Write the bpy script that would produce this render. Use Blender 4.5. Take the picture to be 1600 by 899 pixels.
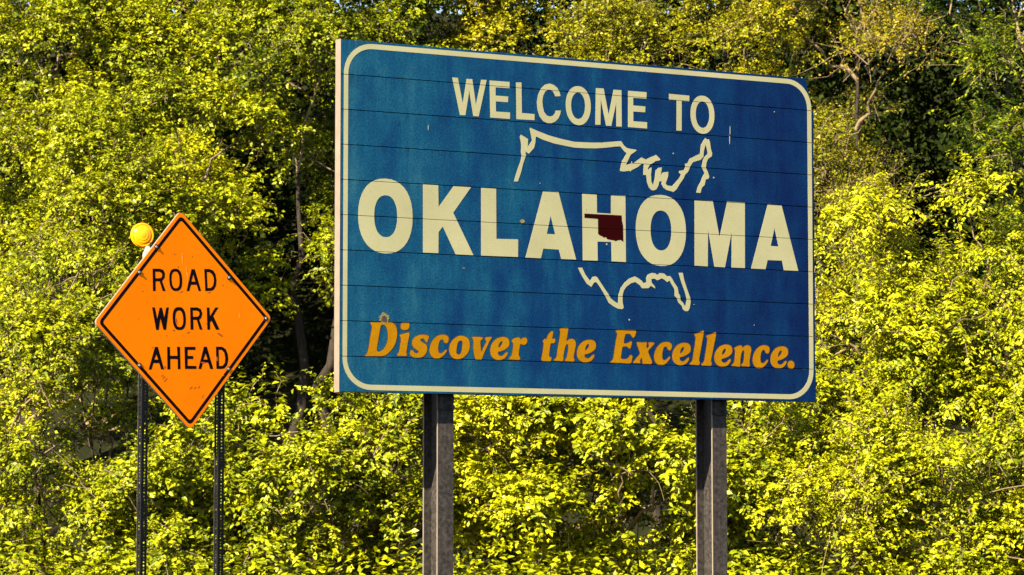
import bpy, bmesh, math, random
import numpy as np
from mathutils import Vector, Matrix
from mathutils.geometry import tessellate_polygon

for o in list(bpy.data.objects):
    bpy.data.objects.remove(o)
SC = bpy.context.scene
COL = SC.collection
R = math.radians
rng = np.random.default_rng(11)
random.seed(4)

# ------------------------------------------------------------------ camera
cam_data = bpy.data.cameras.new('camera')
cam = bpy.data.objects.new('camera', cam_data)
COL.objects.link(cam)
cam_data.sensor_width = 36.0
cam_data.lens = 36.0 * 4436 / 1600
cam_data.clip_start = 0.5
cam_data.clip_end = 6000
EYE = 1.6
cam.location = (0, 0, EYE)
cam.rotation_euler = (R(90 + 4.5165), 0, 0)
SC.camera = cam
cam_data.dof.use_dof = True
cam_data.dof.focus_distance = 24.0
cam_data.dof.aperture_fstop = 6.3

# ------------------------------------------------------------------ daylight
SUN_LEFT, SUN_EL = 41.0, 37.0        # degrees left of straight behind the camera, elevation
to_sun = Vector((-math.sin(R(SUN_LEFT)) * math.cos(R(SUN_EL)), -math.cos(R(SUN_LEFT)) * math.cos(R(SUN_EL)), math.sin(R(SUN_EL))))
world = bpy.data.worlds.new('World')
SC.world = world
world.use_nodes = True
wn = world.node_tree
sky = wn.nodes.new('ShaderNodeTexSky')
sky.sky_type = 'NISHITA'
sky.sun_disc = False
sky.sun_elevation = R(SUN_EL)
sky.sun_rotation = math.atan2(to_sun.x, to_sun.y) % (2 * math.pi)
sky.dust_density = 1.0
bg = wn.nodes['Background']
bg.inputs['Strength'].default_value = 0.05
wn.links.new(sky.outputs['Color'], bg.inputs['Color'])
sun_data = bpy.data.lights.new('sun', 'SUN')
sun_data.energy = 5.0
sun_data.angle = R(0.5)
sun_data.color = (1.0, 0.88, 0.62)
sun = bpy.data.objects.new('sun', sun_data)
COL.objects.link(sun)
sun.location = (-20, -20, 30)
sun.rotation_euler = (-to_sun).to_track_quat('-Z', 'Y').to_euler()
SC.view_settings.view_transform = 'Standard'
SC.view_settings.look = 'None'
SC.view_settings.gamma = 1.0
SC.view_settings.use_curve_mapping = False
SC.view_settings.exposure = 2.4

# ------------------------------------------------------------------ helpers
def link(name, me, mat=None, parent=None):
    o = bpy.data.objects.new(name, me)
    COL.objects.link(o)
    if mat is not None:
        me.materials.append(mat)
    if parent is not None:
        o.parent = parent
    return o

def empty(name, loc, rz=0.0):
    o = bpy.data.objects.new(name, None)
    COL.objects.link(o)
    o.location = loc
    o.rotation_euler = (0, 0, rz)
    o.empty_display_size = 0.3
    return o

def tag(o, label=None, cat=None, group=None, kind=None):
    if label: o['label'] = label
    if cat: o['category'] = cat
    if group: o['group'] = group
    if kind: o['kind'] = kind
    return o

def np_mesh(name, V, F, k):
    """mesh from numpy arrays: V (n,3), F (m,k) with k-gon faces"""
    me = bpy.data.meshes.new(name)
    V = np.ascontiguousarray(V, dtype=np.float32)
    F = np.ascontiguousarray(F, dtype=np.int32)
    me.vertices.add(len(V)); me.vertices.foreach_set('co', V.ravel())
    me.loops.add(F.size); me.loops.foreach_set('vertex_index', F.ravel())
    me.polygons.add(len(F))
    me.polygons.foreach_set('loop_start', np.arange(0, F.size, k, dtype=np.int32))
    me.update(calc_edges=True)
    return me

def bm_mesh(name, bm, recalc=True):
    if recalc:
        bmesh.ops.recalc_face_normals(bm, faces=bm.faces)
    me = bpy.data.meshes.new(name)
    bm.to_mesh(me); bm.free()
    return me

def add_box(bm, x0, x1, y0, y1, z0, z1, bevel=0.0):
    r = bmesh.ops.create_cube(bm, size=1.0)
    vs = r['verts']
    for v in vs:
        v.co = Vector(((x0 + x1) / 2 + v.co.x * (x1 - x0), (y0 + y1) / 2 + v.co.y * (y1 - y0), (z0 + z1) / 2 + v.co.z * (z1 - z0)))
    if bevel:
        es = list({e for v in vs for e in v.link_edges})
        bmesh.ops.bevel(bm, geom=es, offset=bevel, segments=1, affect='EDGES', profile=0.5)

def add_cyl(bm, p0, p1, r0, r1, n=16, caps=True):
    p0, p1 = Vector(p0), Vector(p1)
    d = p1 - p0
    m = Matrix.Translation((p0 + p1) / 2) @ d.to_track_quat('Z', 'Y').to_matrix().to_4x4()
    bmesh.ops.create_cone(bm, cap_ends=caps, segments=n, radius1=r0, radius2=r1, depth=d.length, matrix=m)

# ------------------------------------------------------------------ node material helper
class Mat:
    def __init__(self, name):
        self.m = bpy.data.materials.new(name)
        self.m.use_nodes = True
        self.t = self.m.node_tree
        self.b = self.t.nodes['Principled BSDF']
        self.out = self.t.nodes['Material Output']
    def n(self, kind, **kw):
        nd = self.t.nodes.new('ShaderNode' + kind)
        for k, v in kw.items():
            if k.startswith('i_'):
                key = k[2:]
                key = int(key) if key.isdigit() else key.replace('_', ' ')
                nd.inputs[key].default_value = v
            else:
                setattr(nd, k, v)
        return nd
    def l(self, a, b):
        self.t.links.new(a, b)
    def coords(self, scale=(1, 1, 1)):
        tc = self.n('TexCoord'); mp = self.n('Mapping')
        mp.inputs['Scale'].default_value = scale
        self.l(tc.outputs['Object'], mp.inputs['Vector'])
        return mp.outputs['Vector']
    def noise(self, vec, scale, detail=4, rough=0.55):
        nd = self.n('TexNoise', i_Scale=scale, i_Detail=detail, i_Roughness=rough)
        self.l(vec, nd.inputs['Vector'])
        return nd.outputs['Fac']
    def ramp(self, fac, stops):
        nd = self.n('ValToRGB')
        cr = nd.color_ramp
        while len(cr.elements) < len(stops):
            cr.elements.new(0.5)
        for e, (p, c) in zip(cr.elements, stops):
            e.position = p
            e.color = (c, c, c, 1) if isinstance(c, (int, float)) else (*c, 1)
        self.l(fac, nd.inputs['Fac'])
        return nd.outputs['Color']
    def mix(self, fac, a, b, mode='MIX'):
        nd = self.n('MixRGB', blend_type=mode)
        for s, v in ((nd.inputs[0], fac), (nd.inputs[1], a), (nd.inputs[2], b)):
            if isinstance(v, (int, float)): s.default_value = v
            elif isinstance(v, tuple): s.default_value = (*v, 1)
            else: self.l(v, s)
        return nd.outputs[0]
    def math(self, op, a, b=0.0):
        nd = self.n('Math', operation=op)
        for s, v in ((nd.inputs[0], a), (nd.inputs[1], b)):
            if isinstance(v, (int, float)): s.default_value = v
            else: self.l(v, s)
        return nd.outputs[0]
    def bump(self, h, strength=0.3, dist=0.01):
        nd = self.n('Bump', i_Strength=strength, i_Distance=dist)
        self.l(h, nd.inputs['Height'])
        self.l(nd.outputs['Normal'], self.b.inputs['Normal'])
    def color(self, c):
        if isinstance(c, tuple): self.b.inputs['Base Color'].default_value = (*c, 1)
        else: self.l(c, self.b.inputs['Base Color'])
    def set(self, **kw):
        for k, v in kw.items():
            self.b.inputs[k.replace('_', ' ')].default_value = v
        return self

def crack_mask(M, vec, scale, width, gate_scale, gate):
    """thin crooked craze lines, only in some patches (1 on a line)"""
    w = M.n('TexNoise', i_Scale=scale * 1.3, i_Detail=3.0)
    M.l(vec, w.inputs['Vector'])
    dv = M.mix(0.12, vec, w.outputs['Color'], 'ADD')
    vo = M.n('TexVoronoi', feature='DISTANCE_TO_EDGE', i_Scale=scale)
    M.l(dv, vo.inputs['Vector'])
    line = M.ramp(vo.outputs['Distance'], [(0.0, 1.0), (width, 0.0)])
    g = M.ramp(M.noise(vec, gate_scale, 3), [(gate, 0.0), (gate + 0.08, 1.0)])
    return M.math('MULTIPLY', line, g)

# panel blue: weathered, blotchy sheeting, lighter towards the left end
def mat_blue():
    M = Mat('weathered_blue_sheeting')
    v = M.coords()
    sx = M.n('SeparateXYZ'); M.l(v, sx.inputs[0])
    along = M.math('DIVIDE', sx.outputs['X'], 4.877)
    blot = M.noise(M.coords((1.3, 1.0, 0.75)), 2.6, 6, 0.68)
    streak = M.noise(M.coords((5.0, 1.0, 0.35)), 1.0, 4, 0.6)
    f = M.math('ADD', M.math('MULTIPLY', blot, 0.50), M.math('MULTIPLY', streak, 0.34))
    f = M.math('ADD', f, 0.11)
    f = M.math('SUBTRACT', f, M.math('MULTIPLY', along, 0.36))
    base = M.ramp(f, [(0.14, (0.0007, 0.0065, 0.0406)), (0.34, (0.0011, 0.0171, 0.0663)), (0.50, (0.0030, 0.0379, 0.0866)), (0.64, (0.0119, 0.0607, 0.1032)), (0.78, (0.0356, 0.0834, 0.1124))])
    grain = M.noise(v, 62.0, 4, 0.85)
    base = M.mix(1.0, base, M.ramp(grain, [(0.28, 0.40), (0.5, 1.0), (0.74, 1.9)]), 'MULTIPLY')
    # run-off dirt hanging below each joint between planks
    zz = M.math('FRACT', M.math('DIVIDE', M.math('SUBTRACT', sx.outputs['Z'], 4.07289256 + EYE - 3.048), 0.3048))
    runs = M.noise(M.coords((22.0, 1.0, 0.5)), 1.0, 3)
    dirt = M.math('MULTIPLY', M.ramp(zz, [(0.55, 0.0), (0.995, 0.6)]), M.ramp(runs, [(0.48, 0.0), (0.68, 1.0)]))
    base = M.mix(dirt, base, (0.0012, 0.013, 0.040))
    cr = crack_mask(M, v, 9.0, 0.016, 1.7, 0.47)
    base = M.mix(M.math('MULTIPLY', cr, 0.65), base, (0.001, 0.010, 0.035))
    sp = M.n('TexVoronoi', feature='F1', i_Scale=3.1); M.l(v, sp.inputs['Vector'])
    M.color(base)
    M.set(Roughness=0.5, Specular_IOR_Level=0.06)
    M.bump(grain, 0.12, 0.002)
    return M.m

def mat_cream():
    M = Mat('aged_cream_sheeting')
    v = M.coords()
    base = M.ramp(M.noise(v, 2.2, 5), [(0.3, (0.2115, 0.2041, 0.1224)), (0.7, (0.2486, 0.2412, 0.1485))])
    cr = crack_mask(M, v, 7.0, 0.011, 1.1, 0.56)
    base = M.mix(M.math('MULTIPLY', cr, 0.55), base, (0.11, 0.09, 0.04))
    chips = M.ramp(M.noise(v, 17.0, 2, 0.5), [(0.745, 0.0), (0.765, 1.0)])
    base = M.mix(M.math('MULTIPLY', chips, 0.8), base, (0.06, 0.05, 0.03))
    grain = M.noise(v, 140.0, 2)
    base = M.mix(1.0, base, M.ramp(grain, [(0.3, 0.90), (0.7, 1.06)]), 'MULTIPLY')
    M.color(base); M.set(Roughness=0.5, Specular_IOR_Level=0.2)
    return M.m

def mat_flat(name, c0, c1, scale=6.0, rough=0.5, spec=0.3, metal=0.0, grain=0.0):
    M = Mat(name)
    v = M.coords()
    base = M.ramp(M.noise(v, scale, 5), [(0.3, c0), (0.7, c1)])
    if grain:
        g = M.noise(v, 120.0, 2)
        base = M.mix(1.0, base, M.ramp(g, [(0.3, 1 - grain), (0.7, 1 + grain)]), 'MULTIPLY')
    M.color(base); M.set(Roughness=rough, Specular_IOR_Level=spec, Metallic=metal)
    return M.m

def mat_steel():
    M = Mat('weathered_galvanised_steel')
    v = M.coords()
    sp = M.n('TexVoronoi', feature='F1', i_Scale=45.0); M.l(v, sp.inputs['Vector'])
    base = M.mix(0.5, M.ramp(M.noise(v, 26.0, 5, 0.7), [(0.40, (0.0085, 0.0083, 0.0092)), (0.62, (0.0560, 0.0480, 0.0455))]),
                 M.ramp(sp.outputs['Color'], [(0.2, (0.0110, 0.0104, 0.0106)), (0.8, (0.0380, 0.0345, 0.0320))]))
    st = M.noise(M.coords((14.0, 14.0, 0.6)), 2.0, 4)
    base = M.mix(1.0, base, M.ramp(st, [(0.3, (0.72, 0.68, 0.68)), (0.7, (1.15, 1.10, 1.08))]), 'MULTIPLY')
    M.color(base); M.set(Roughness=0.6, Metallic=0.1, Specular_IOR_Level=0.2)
    return M.m

def mat_leaf(name, stops, trans=0.20, rough=0.42, spec=0.15):
    M = Mat(name)
    at = M.n('Attribute', attribute_name='tint')
    c = M.ramp(at.outputs['Fac'], stops)
    M.color(c)
    M.set(Roughness=rough, Specular_IOR_Level=spec)
    tr = M.n('BsdfTranslucent')
    M.l(M.mix(1.0, c, (1.25, 1.15, 0.5), 'MULTIPLY'), tr.inputs['Color'])
    mx = M.n('MixShader'); mx.inputs[0].default_value = trans
    M.l(M.b.outputs[0], mx.inputs[1]); M.l(tr.outputs[0], mx.inputs[2])
    M.l(mx.outputs[0], M.out.inputs['Surface'])
    return M.m

def mat_bark(name, c0, c1):
    M = Mat(name)
    v = M.coords((9.0, 9.0, 1.6))
    h = M.noise(v, 3.0, 6, 0.65)
    M.color(M.ramp(h, [(0.3, c0), (0.7, c1)]))
    M.set(Roughness=0.85, Specular_IOR_Level=0.15)
    M.bump(h, 0.6, 0.03)
    return M.m

BLUE = mat_blue(); CREAM = mat_cream(); STEEL = mat_steel()
GOLD = mat_flat('faded_gold_lettering', (0.1909, 0.0840, 0.0007), (0.2291, 0.1042, 0.0010), 5.0, 0.5, 0.05, 0, 0.18)
RUST = mat_flat('dark_brown_edge', (0.03, 0.012, 0.004), (0.05, 0.02, 0.006))
MAROON = mat_flat('dark_maroon_sheeting', (0.0105, 0.0004, 0.0007), (0.0135, 0.0006, 0.0009), 4.0, 0.6, 0.02)
TRIM = mat_flat('bare_aluminium_edge', (0.1339, 0.1042, 0.0843), (0.1637, 0.1314, 0.1091), 9.0, 0.5, 0.2, 0.0)
DARK = mat_flat('dark_hardware', (0.012, 0.010, 0.011), (0.025, 0.021, 0.02), 20.0, 0.5)
BRIGHT = mat_flat('bright_zinc', (0.3200, 0.3040, 0.2880), (0.4000, 0.3840, 0.3600), 20.0, 0.4, 0.5, 0.3)
PALE = mat_flat('pale_plastic', (0.2890, 0.2550, 0.2210), (0.3400, 0.3060, 0.2635), 9.0, 0.5, 0.3)
BLACKP = mat_flat('black_painted_steel', (0.0030, 0.0030, 0.0040), (0.0075, 0.0070, 0.0085), 14.0, 0.5, 0.12)
INK = mat_flat('black_lettering', (0.0030, 0.0012, 0.0035), (0.0060, 0.0025, 0.0055), 14.0, 0.6, 0.05)
SCUFF = mat_flat('reddish_scuff', (0.40, 0.055, 0.004), (0.52, 0.10, 0.004), 20.0, 0.6)
WHITE = mat_flat('bare_metal_speck', (0.1456, 0.1680, 0.1680), (0.1904, 0.1960, 0.1848))

def mat_orange():
    M = Mat('fluorescent_orange_sheeting')
    v = M.coords()
    base = M.ramp(M.noise(v, 2.6, 5), [(0.3, (0.950, 0.200, 0.0010)), (0.7, (0.980, 0.226, 0.0010))])
    st = M.ramp(M.noise(M.coords((1.5, 1.0, 6.0)), 4.0, 5, 0.7), [(0.62, 0.0), (0.80, 1.0)])
    base = M.mix(M.math('MULTIPLY', st, 0.30), base, (0.72, 0.10, 0.001))
    g = M.noise(v, 160.0, 2)
    base = M.mix(1.0, base, M.ramp(g, [(0.3, 0.93), (0.7, 1.05)]), 'MULTIPLY')
    M.color(base); M.set(Roughness=0.55, Specular_IOR_Level=0.02)
    return M.m
ORANGE = mat_orange()

def mat_amber():
    M = Mat('amber_lens_plastic')
    v = M.coords()
    c = M.ramp(M.noise(v, 14.0, 3), [(0.35, (0.78, 0.30, 0.001)), (0.7, (0.88, 0.46, 0.002))])
    M.color(c); M.set(Roughness=0.22, Specular_IOR_Level=0.5)
    tr = M.n('BsdfTranslucent'); M.l(c, tr.inputs['Color'])
    mx = M.n('MixShader'); mx.inputs[0].default_value = 0.3
    M.l(M.b.outputs[0], mx.inputs[1]); M.l(tr.outputs[0], mx.inputs[2])
    M.l(mx.outputs[0], M.out.inputs['Surface'])
    return M.m
AMBER = mat_amber()

# ------------------------------------------------------------------ ground (one sheet: flat verge, then a wooded slope)
def ground_height(x, y):
    t = np.clip((y - 36.0) / 45.0, 0, 1)
    s = t * t * (3 - 2 * t)
    return s * 15.5 + 0.10 * np.sin(x * 0.7 + y * 0.3) * np.clip((y - 20) / 10, 0, 1) + 0.06 * np.sin(x * 1.9 - y * 1.1) * np.clip((y - 20) / 10, 0, 1)

def build_ground():
    xs = np.concatenate([[-3000, -800, -250, -90, -50], np.linspace(-30, 30, 61), [50, 90, 250, 800, 3000]])
    ys = np.concatenate([[-3000, -600, -100, -20, 0, 10], np.linspace(16, 90, 75), [130, 300, 900, 4000]])
    X, Y = np.meshgrid(xs, ys)
    Z = ground_height(X, Y)
    nx, ny = len(xs), len(ys)
    V = np.stack([X.ravel(), Y.ravel(), Z.ravel()], 1)
    i = (np.arange(ny - 1)[:, None] * nx + np.arange(nx - 1)[None]).ravel()
    F = np.stack([i, i + 1, i + 1 + nx, i + nx], 1)
    M = Mat('grass_and_leaf_litter')
    v = M.coords()
    c = M.ramp(M.noise(v, 0.9, 8, 0.65), [(0.3, (0.0046, 0.0060, 0.0014)), (0.5, (0.0092, 0.0106, 0.0023)), (0.7, (0.0116, 0.0092, 0.0046))])
    M.color(c); M.set(Roughness=0.95, Specular_IOR_Level=0.1)
    M.bump(M.noise(v, 9.0, 6), 0.8, 0.08)
    g = link('ground', np_mesh('ground', V, F, 4), M.m)
    tag(g, 'grassy verge rising into a wooded slope behind the signs', kind='structure')
build_ground()

# ------------------------------------------------------------------ lettering (outlines in millimetres on each sign's face)
WELCOME = [
 ('W', [(1073,-258,1128,-258,1178,-486,1215,-261,1271,-260,1308,-489,1360,-258,1414,-257,1335,-588,1282,-588,1242,-365,1203,-586,1151,-588)]),
 ('E', [(1444,-259,1643,-258,1643,-315,1503,-317,1503,-390,1629,-390,1627,-442,1505,-442,1507,-533,1648,-532,1647,-590,1451,-590)]),
 ('L', [(1709,-258,1763,-254,1767,-529,1895,-530,1894,-585,1713,-588)]),
 ('C', [(2161,-350,2149,-313,2126,-277,2090,-253,2048,-244,2002,-257,1963,-292,1933,-349,1919,-422,1926,-491,1946,-547,1982,-588,2024,-603,2064,-602,2103,-586,2136,-555,2155,-519,2164,-481,2111,-484,2103,-511,2083,-532,2051,-542,2018,-534,1992,-504,1979,-458,1974,-407,1982,-360,2002,-321,2031,-301,2057,-300,2084,-315,2100,-340,2106,-357)]),
 ('O', [(2471,-424,2469,-391,2464,-360,2455,-332,2442,-308,2427,-286,2409,-269,2389,-257,2367,-249,2343,-247,2318,-249,2296,-257,2276,-269,2258,-286,2243,-308,2230,-332,2221,-360,2216,-391,2214,-424,2216,-458,2221,-488,2230,-516,2243,-541,2258,-562,2276,-579,2296,-592,2318,-599,2343,-602,2367,-599,2389,-592,2409,-579,2427,-562,2442,-541,2455,-516,2464,-488,2469,-458), (2413,-425,2412,-403,2409,-383,2404,-364,2397,-347,2388,-333,2378,-321,2366,-313,2354,-308,2340,-306,2327,-308,2314,-313,2303,-321,2293,-333,2284,-347,2277,-364,2272,-383,2269,-403,2268,-425,2269,-448,2272,-468,2277,-487,2284,-504,2293,-518,2303,-530,2314,-538,2327,-543,2340,-545,2354,-543,2366,-538,2378,-530,2388,-518,2397,-504,2404,-487,2409,-468,2412,-448)]),
 ('M', [(2525,-252,2605,-250,2657,-489,2709,-254,2791,-253,2793,-586,2737,-588,2737,-370,2683,-587,2630,-588,2575,-348,2571,-584,2518,-586)]),
 ('E', [(2861,-253,3055,-253,3054,-313,2914,-314,2914,-384,3042,-385,3040,-439,2914,-440,2915,-529,3060,-529,3059,-587,2859,-586)]),
 ('T', [(3294,-251,3512,-254,3509,-309,3429,-308,3427,-584,3372,-586,3375,-307,3294,-308)]),
 ('O', [(3781,-421,3779,-388,3774,-357,3765,-329,3752,-305,3737,-283,3719,-266,3699,-254,3677,-246,3652,-244,3628,-246,3606,-254,3586,-266,3568,-283,3552,-305,3540,-329,3531,-357,3525,-388,3524,-421,3525,-455,3531,-485,3540,-513,3552,-538,3568,-559,3586,-576,3606,-589,3628,-596,3652,-599,3677,-596,3699,-589,3719,-576,3737,-559,3752,-538,3765,-513,3774,-485,3779,-455), (3727,-421,3726,-397,3723,-376,3717,-357,3710,-340,3701,-325,3691,-314,3679,-305,3667,-300,3653,-298,3639,-300,3626,-305,3615,-314,3604,-325,3595,-340,3588,-357,3583,-376,3580,-397,3579,-421,3580,-444,3583,-465,3588,-484,3595,-501,3604,-516,3615,-528,3626,-536,3639,-542,3653,-543,3667,-542,3679,-536,3691,-528,3701,-516,3710,-501,3717,-484,3723,-465,3726,-444)]),
]
STATE_NAME = [
 ('O', [(690,-1517,687,-1448,676,-1391,659,-1341,636,-1296,606,-1259,571,-1230,530,-1208,485,-1195,430,-1190,375,-1195,330,-1208,290,-1230,254,-1259,225,-1296,201,-1341,184,-1391,173,-1448,170,-1517,173,-1586,184,-1643,201,-1693,225,-1737,254,-1775,290,-1804,330,-1826,375,-1839,430,-1844,485,-1839,530,-1826,571,-1804,606,-1775,636,-1737,659,-1693,676,-1643,687,-1586), (543,-1519,541,-1480,537,-1449,529,-1420,519,-1396,507,-1375,492,-1358,475,-1346,455,-1339,432,-1336,409,-1339,389,-1346,372,-1358,357,-1375,345,-1396,335,-1420,327,-1449,323,-1480,321,-1519,323,-1557,327,-1589,335,-1617,345,-1642,357,-1663,372,-1679,389,-1691,409,-1699,432,-1701,455,-1699,475,-1691,492,-1679,507,-1663,519,-1642,529,-1617,537,-1589,541,-1557)]),
 ('K', [(790,-1219,938,-1217,942,-1413,1090,-1219,1261,-1220,1085,-1456,1285,-1822,1110,-1822,983,-1582,942,-1634,941,-1818,792,-1820)]),
 ('L', [(1360,-1218,1509,-1219,1512,-1667,1729,-1662,1728,-1819,1361,-1822)]),
 ('A', [(1982,-1217,2137,-1216,2317,-1818,2166,-1819,2141,-1736,1982,-1734,1959,-1821,1803,-1821), (2058,-1435,2104,-1600,2018,-1600)]),
 ('H', [(2381,-1218,2531,-1217,2533,-1386,2678,-1386,2680,-1217,2829,-1215,2832,-1819,2684,-1819,2681,-1643,2537,-1646,2539,-1819,2386,-1821)]),
 ('O', [(3468,-1515,3464,-1446,3453,-1389,3436,-1338,3412,-1294,3381,-1257,3346,-1228,3305,-1206,3258,-1193,3202,-1188,3147,-1193,3100,-1206,3059,-1228,3024,-1257,2993,-1294,2969,-1338,2952,-1389,2941,-1446,2937,-1515,2941,-1583,2952,-1640,2969,-1691,2993,-1735,3024,-1772,3059,-1802,3100,-1823,3147,-1836,3202,-1841,3258,-1836,3305,-1823,3346,-1802,3381,-1772,3412,-1735,3436,-1691,3453,-1640,3464,-1583), (3313,-1515,3312,-1476,3307,-1444,3300,-1416,3290,-1391,3277,-1371,3262,-1354,3245,-1342,3226,-1335,3202,-1332,3179,-1335,3160,-1342,3143,-1354,3128,-1371,3115,-1391,3105,-1416,3098,-1444,3093,-1476,3092,-1515,3093,-1553,3098,-1585,3105,-1614,3115,-1638,3128,-1659,3143,-1676,3160,-1688,3179,-1695,3202,-1698,3226,-1695,3245,-1688,3262,-1676,3277,-1659,3290,-1638,3300,-1614,3307,-1585,3312,-1553)]),
 ('M', [(3562,-1218,3758,-1216,3829,-1548,3915,-1214,4107,-1215,4103,-1823,3957,-1824,3962,-1491,3886,-1825,3772,-1824,3705,-1480,3700,-1824,3559,-1822)]),
 ('A', [(4359,-1216,4511,-1218,4692,-1826,4532,-1827,4512,-1737,4353,-1739,4328,-1825,4170,-1825), (4432,-1434,4473,-1606,4387,-1605)]),
]
EMBLEM = [
 ('state', [(2403,-1399,2786,-1397,2789,-1444,2801,-1491,2803,-1635,2774,-1619,2744,-1624,2717,-1633,2707,-1626,2674,-1624,2647,-1620,2634,-1617,2624,-1600,2601,-1606,2581,-1594,2554,-1586,2543,-1575,2542,-1439,2402,-1436)]),
 ('map_north', [(1688,-1147,1726,-1146,1757,-1064,1777,-991,1797,-933,1809,-911,1801,-872,1837,-891,1890,-834,1902,-790,1906,-739,1914,-732,1975,-755,2089,-782,2204,-797,2302,-808,2417,-806,2525,-801,2624,-789,2725,-773,2773,-768,2778,-769,2818,-811,2843,-827,2796,-901,2783,-941,2773,-992,2809,-996,2871,-985,2883,-993,2892,-980,2953,-950,2999,-916,3024,-913,3017,-1014,3050,-1016,3056,-1077,3076,-1126,3101,-1150,3126,-1152,3155,-1140,3176,-1106,3186,-1066,3214,-1061,3209,-1090,3230,-1121,3263,-1141,3338,-1154,3372,-1125,3401,-1080,3443,-1027,3460,-990,3494,-959,3518,-907,3545,-869,3595,-852,3629,-842,3659,-812,3664,-761,3683,-694,3698,-737,3706,-780,3672,-811,3655,-841,3639,-904,3671,-964,3649,-994,3628,-1046,3598,-1091,3581,-1148,3626,-1149,3640,-1100,3670,-1073,3683,-1021,3713,-1012,3721,-993,3705,-947,3684,-912,3693,-861,3710,-827,3748,-803,3755,-777,3740,-734,3730,-669,3719,-644,3700,-649,3681,-636,3656,-666,3634,-704,3623,-785,3570,-810,3511,-838,3490,-879,3461,-888,3465,-917,3448,-947,3398,-957,3397,-975,3418,-992,3393,-1030,3355,-1068,3322,-1102,3267,-1098,3253,-1080,3280,-1014,3281,-972,3226,-981,3201,-1011,3214,-935,3177,-941,3148,-967,3139,-1036,3122,-1105,3102,-1074,3098,-1010,3106,-941,3090,-946,3069,-968,3065,-954,3086,-917,3119,-901,3148,-881,3194,-871,3198,-860,3152,-823,3132,-834,3103,-844,3044,-873,2999,-856,2962,-881,2908,-920,2896,-899,2888,-918,2834,-935,2884,-839,2913,-819,2948,-796,2938,-788,2880,-784,2847,-779,2814,-757,2786,-719,2725,-726,2583,-745,2467,-752,2302,-755,2171,-738,2040,-713,1927,-681,1852,-656,1846,-668,1858,-714,1870,-770,1825,-831,1829,-759,1809,-749,1757,-724,1747,-746,1761,-813,1758,-885,1765,-913,1753,-964,1724,-1037,1704,-1096)]),
 ('map_south', [(2337,-1890,2378,-1888,2411,-1950,2460,-2006,2485,-1968,2513,-1960,2534,-1970,2571,-2019,2612,-2072,2645,-2111,2670,-2153,2712,-2181,2749,-2198,2753,-2121,2779,-2055,2820,-2003,2866,-1968,2925,-1946,2954,-1958,2996,-1982,3013,-2003,3047,-1994,3043,-1954,3060,-1925,3098,-1908,3140,-1910,3158,-1924,3191,-1905,3233,-1908,3262,-1931,3296,-1928,3317,-1951,3343,-1991,3377,-2033,3385,-2081,3402,-2106,3406,-2146,3435,-2170,3457,-2206,3474,-2136,3453,-2067,3419,-1988,3387,-1895,3431,-1893,3445,-1957,3475,-2037,3508,-2117,3514,-2160,3503,-2216,3486,-2242,3456,-2245,3431,-2229,3422,-2200,3384,-2169,3368,-2129,3344,-2108,3344,-2049,3313,-2006,3292,-1970,3262,-1985,3237,-1965,3207,-1953,3161,-1974,3131,-1958,3097,-1963,3101,-1996,3135,-2031,3139,-2049,3093,-2025,3067,-2048,3000,-2051,2979,-2026,2950,-2009,2929,-1997,2887,-2008,2837,-2042,2808,-2079,2795,-2127,2796,-2185,2807,-2235,2790,-2249,2745,-2245,2699,-2225,2653,-2197,2625,-2148,2596,-2105,2567,-2063,2538,-2028,2517,-2011,2497,-2022,2472,-2059,2427,-2032,2386,-1976,2357,-1930)]),
]
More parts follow.
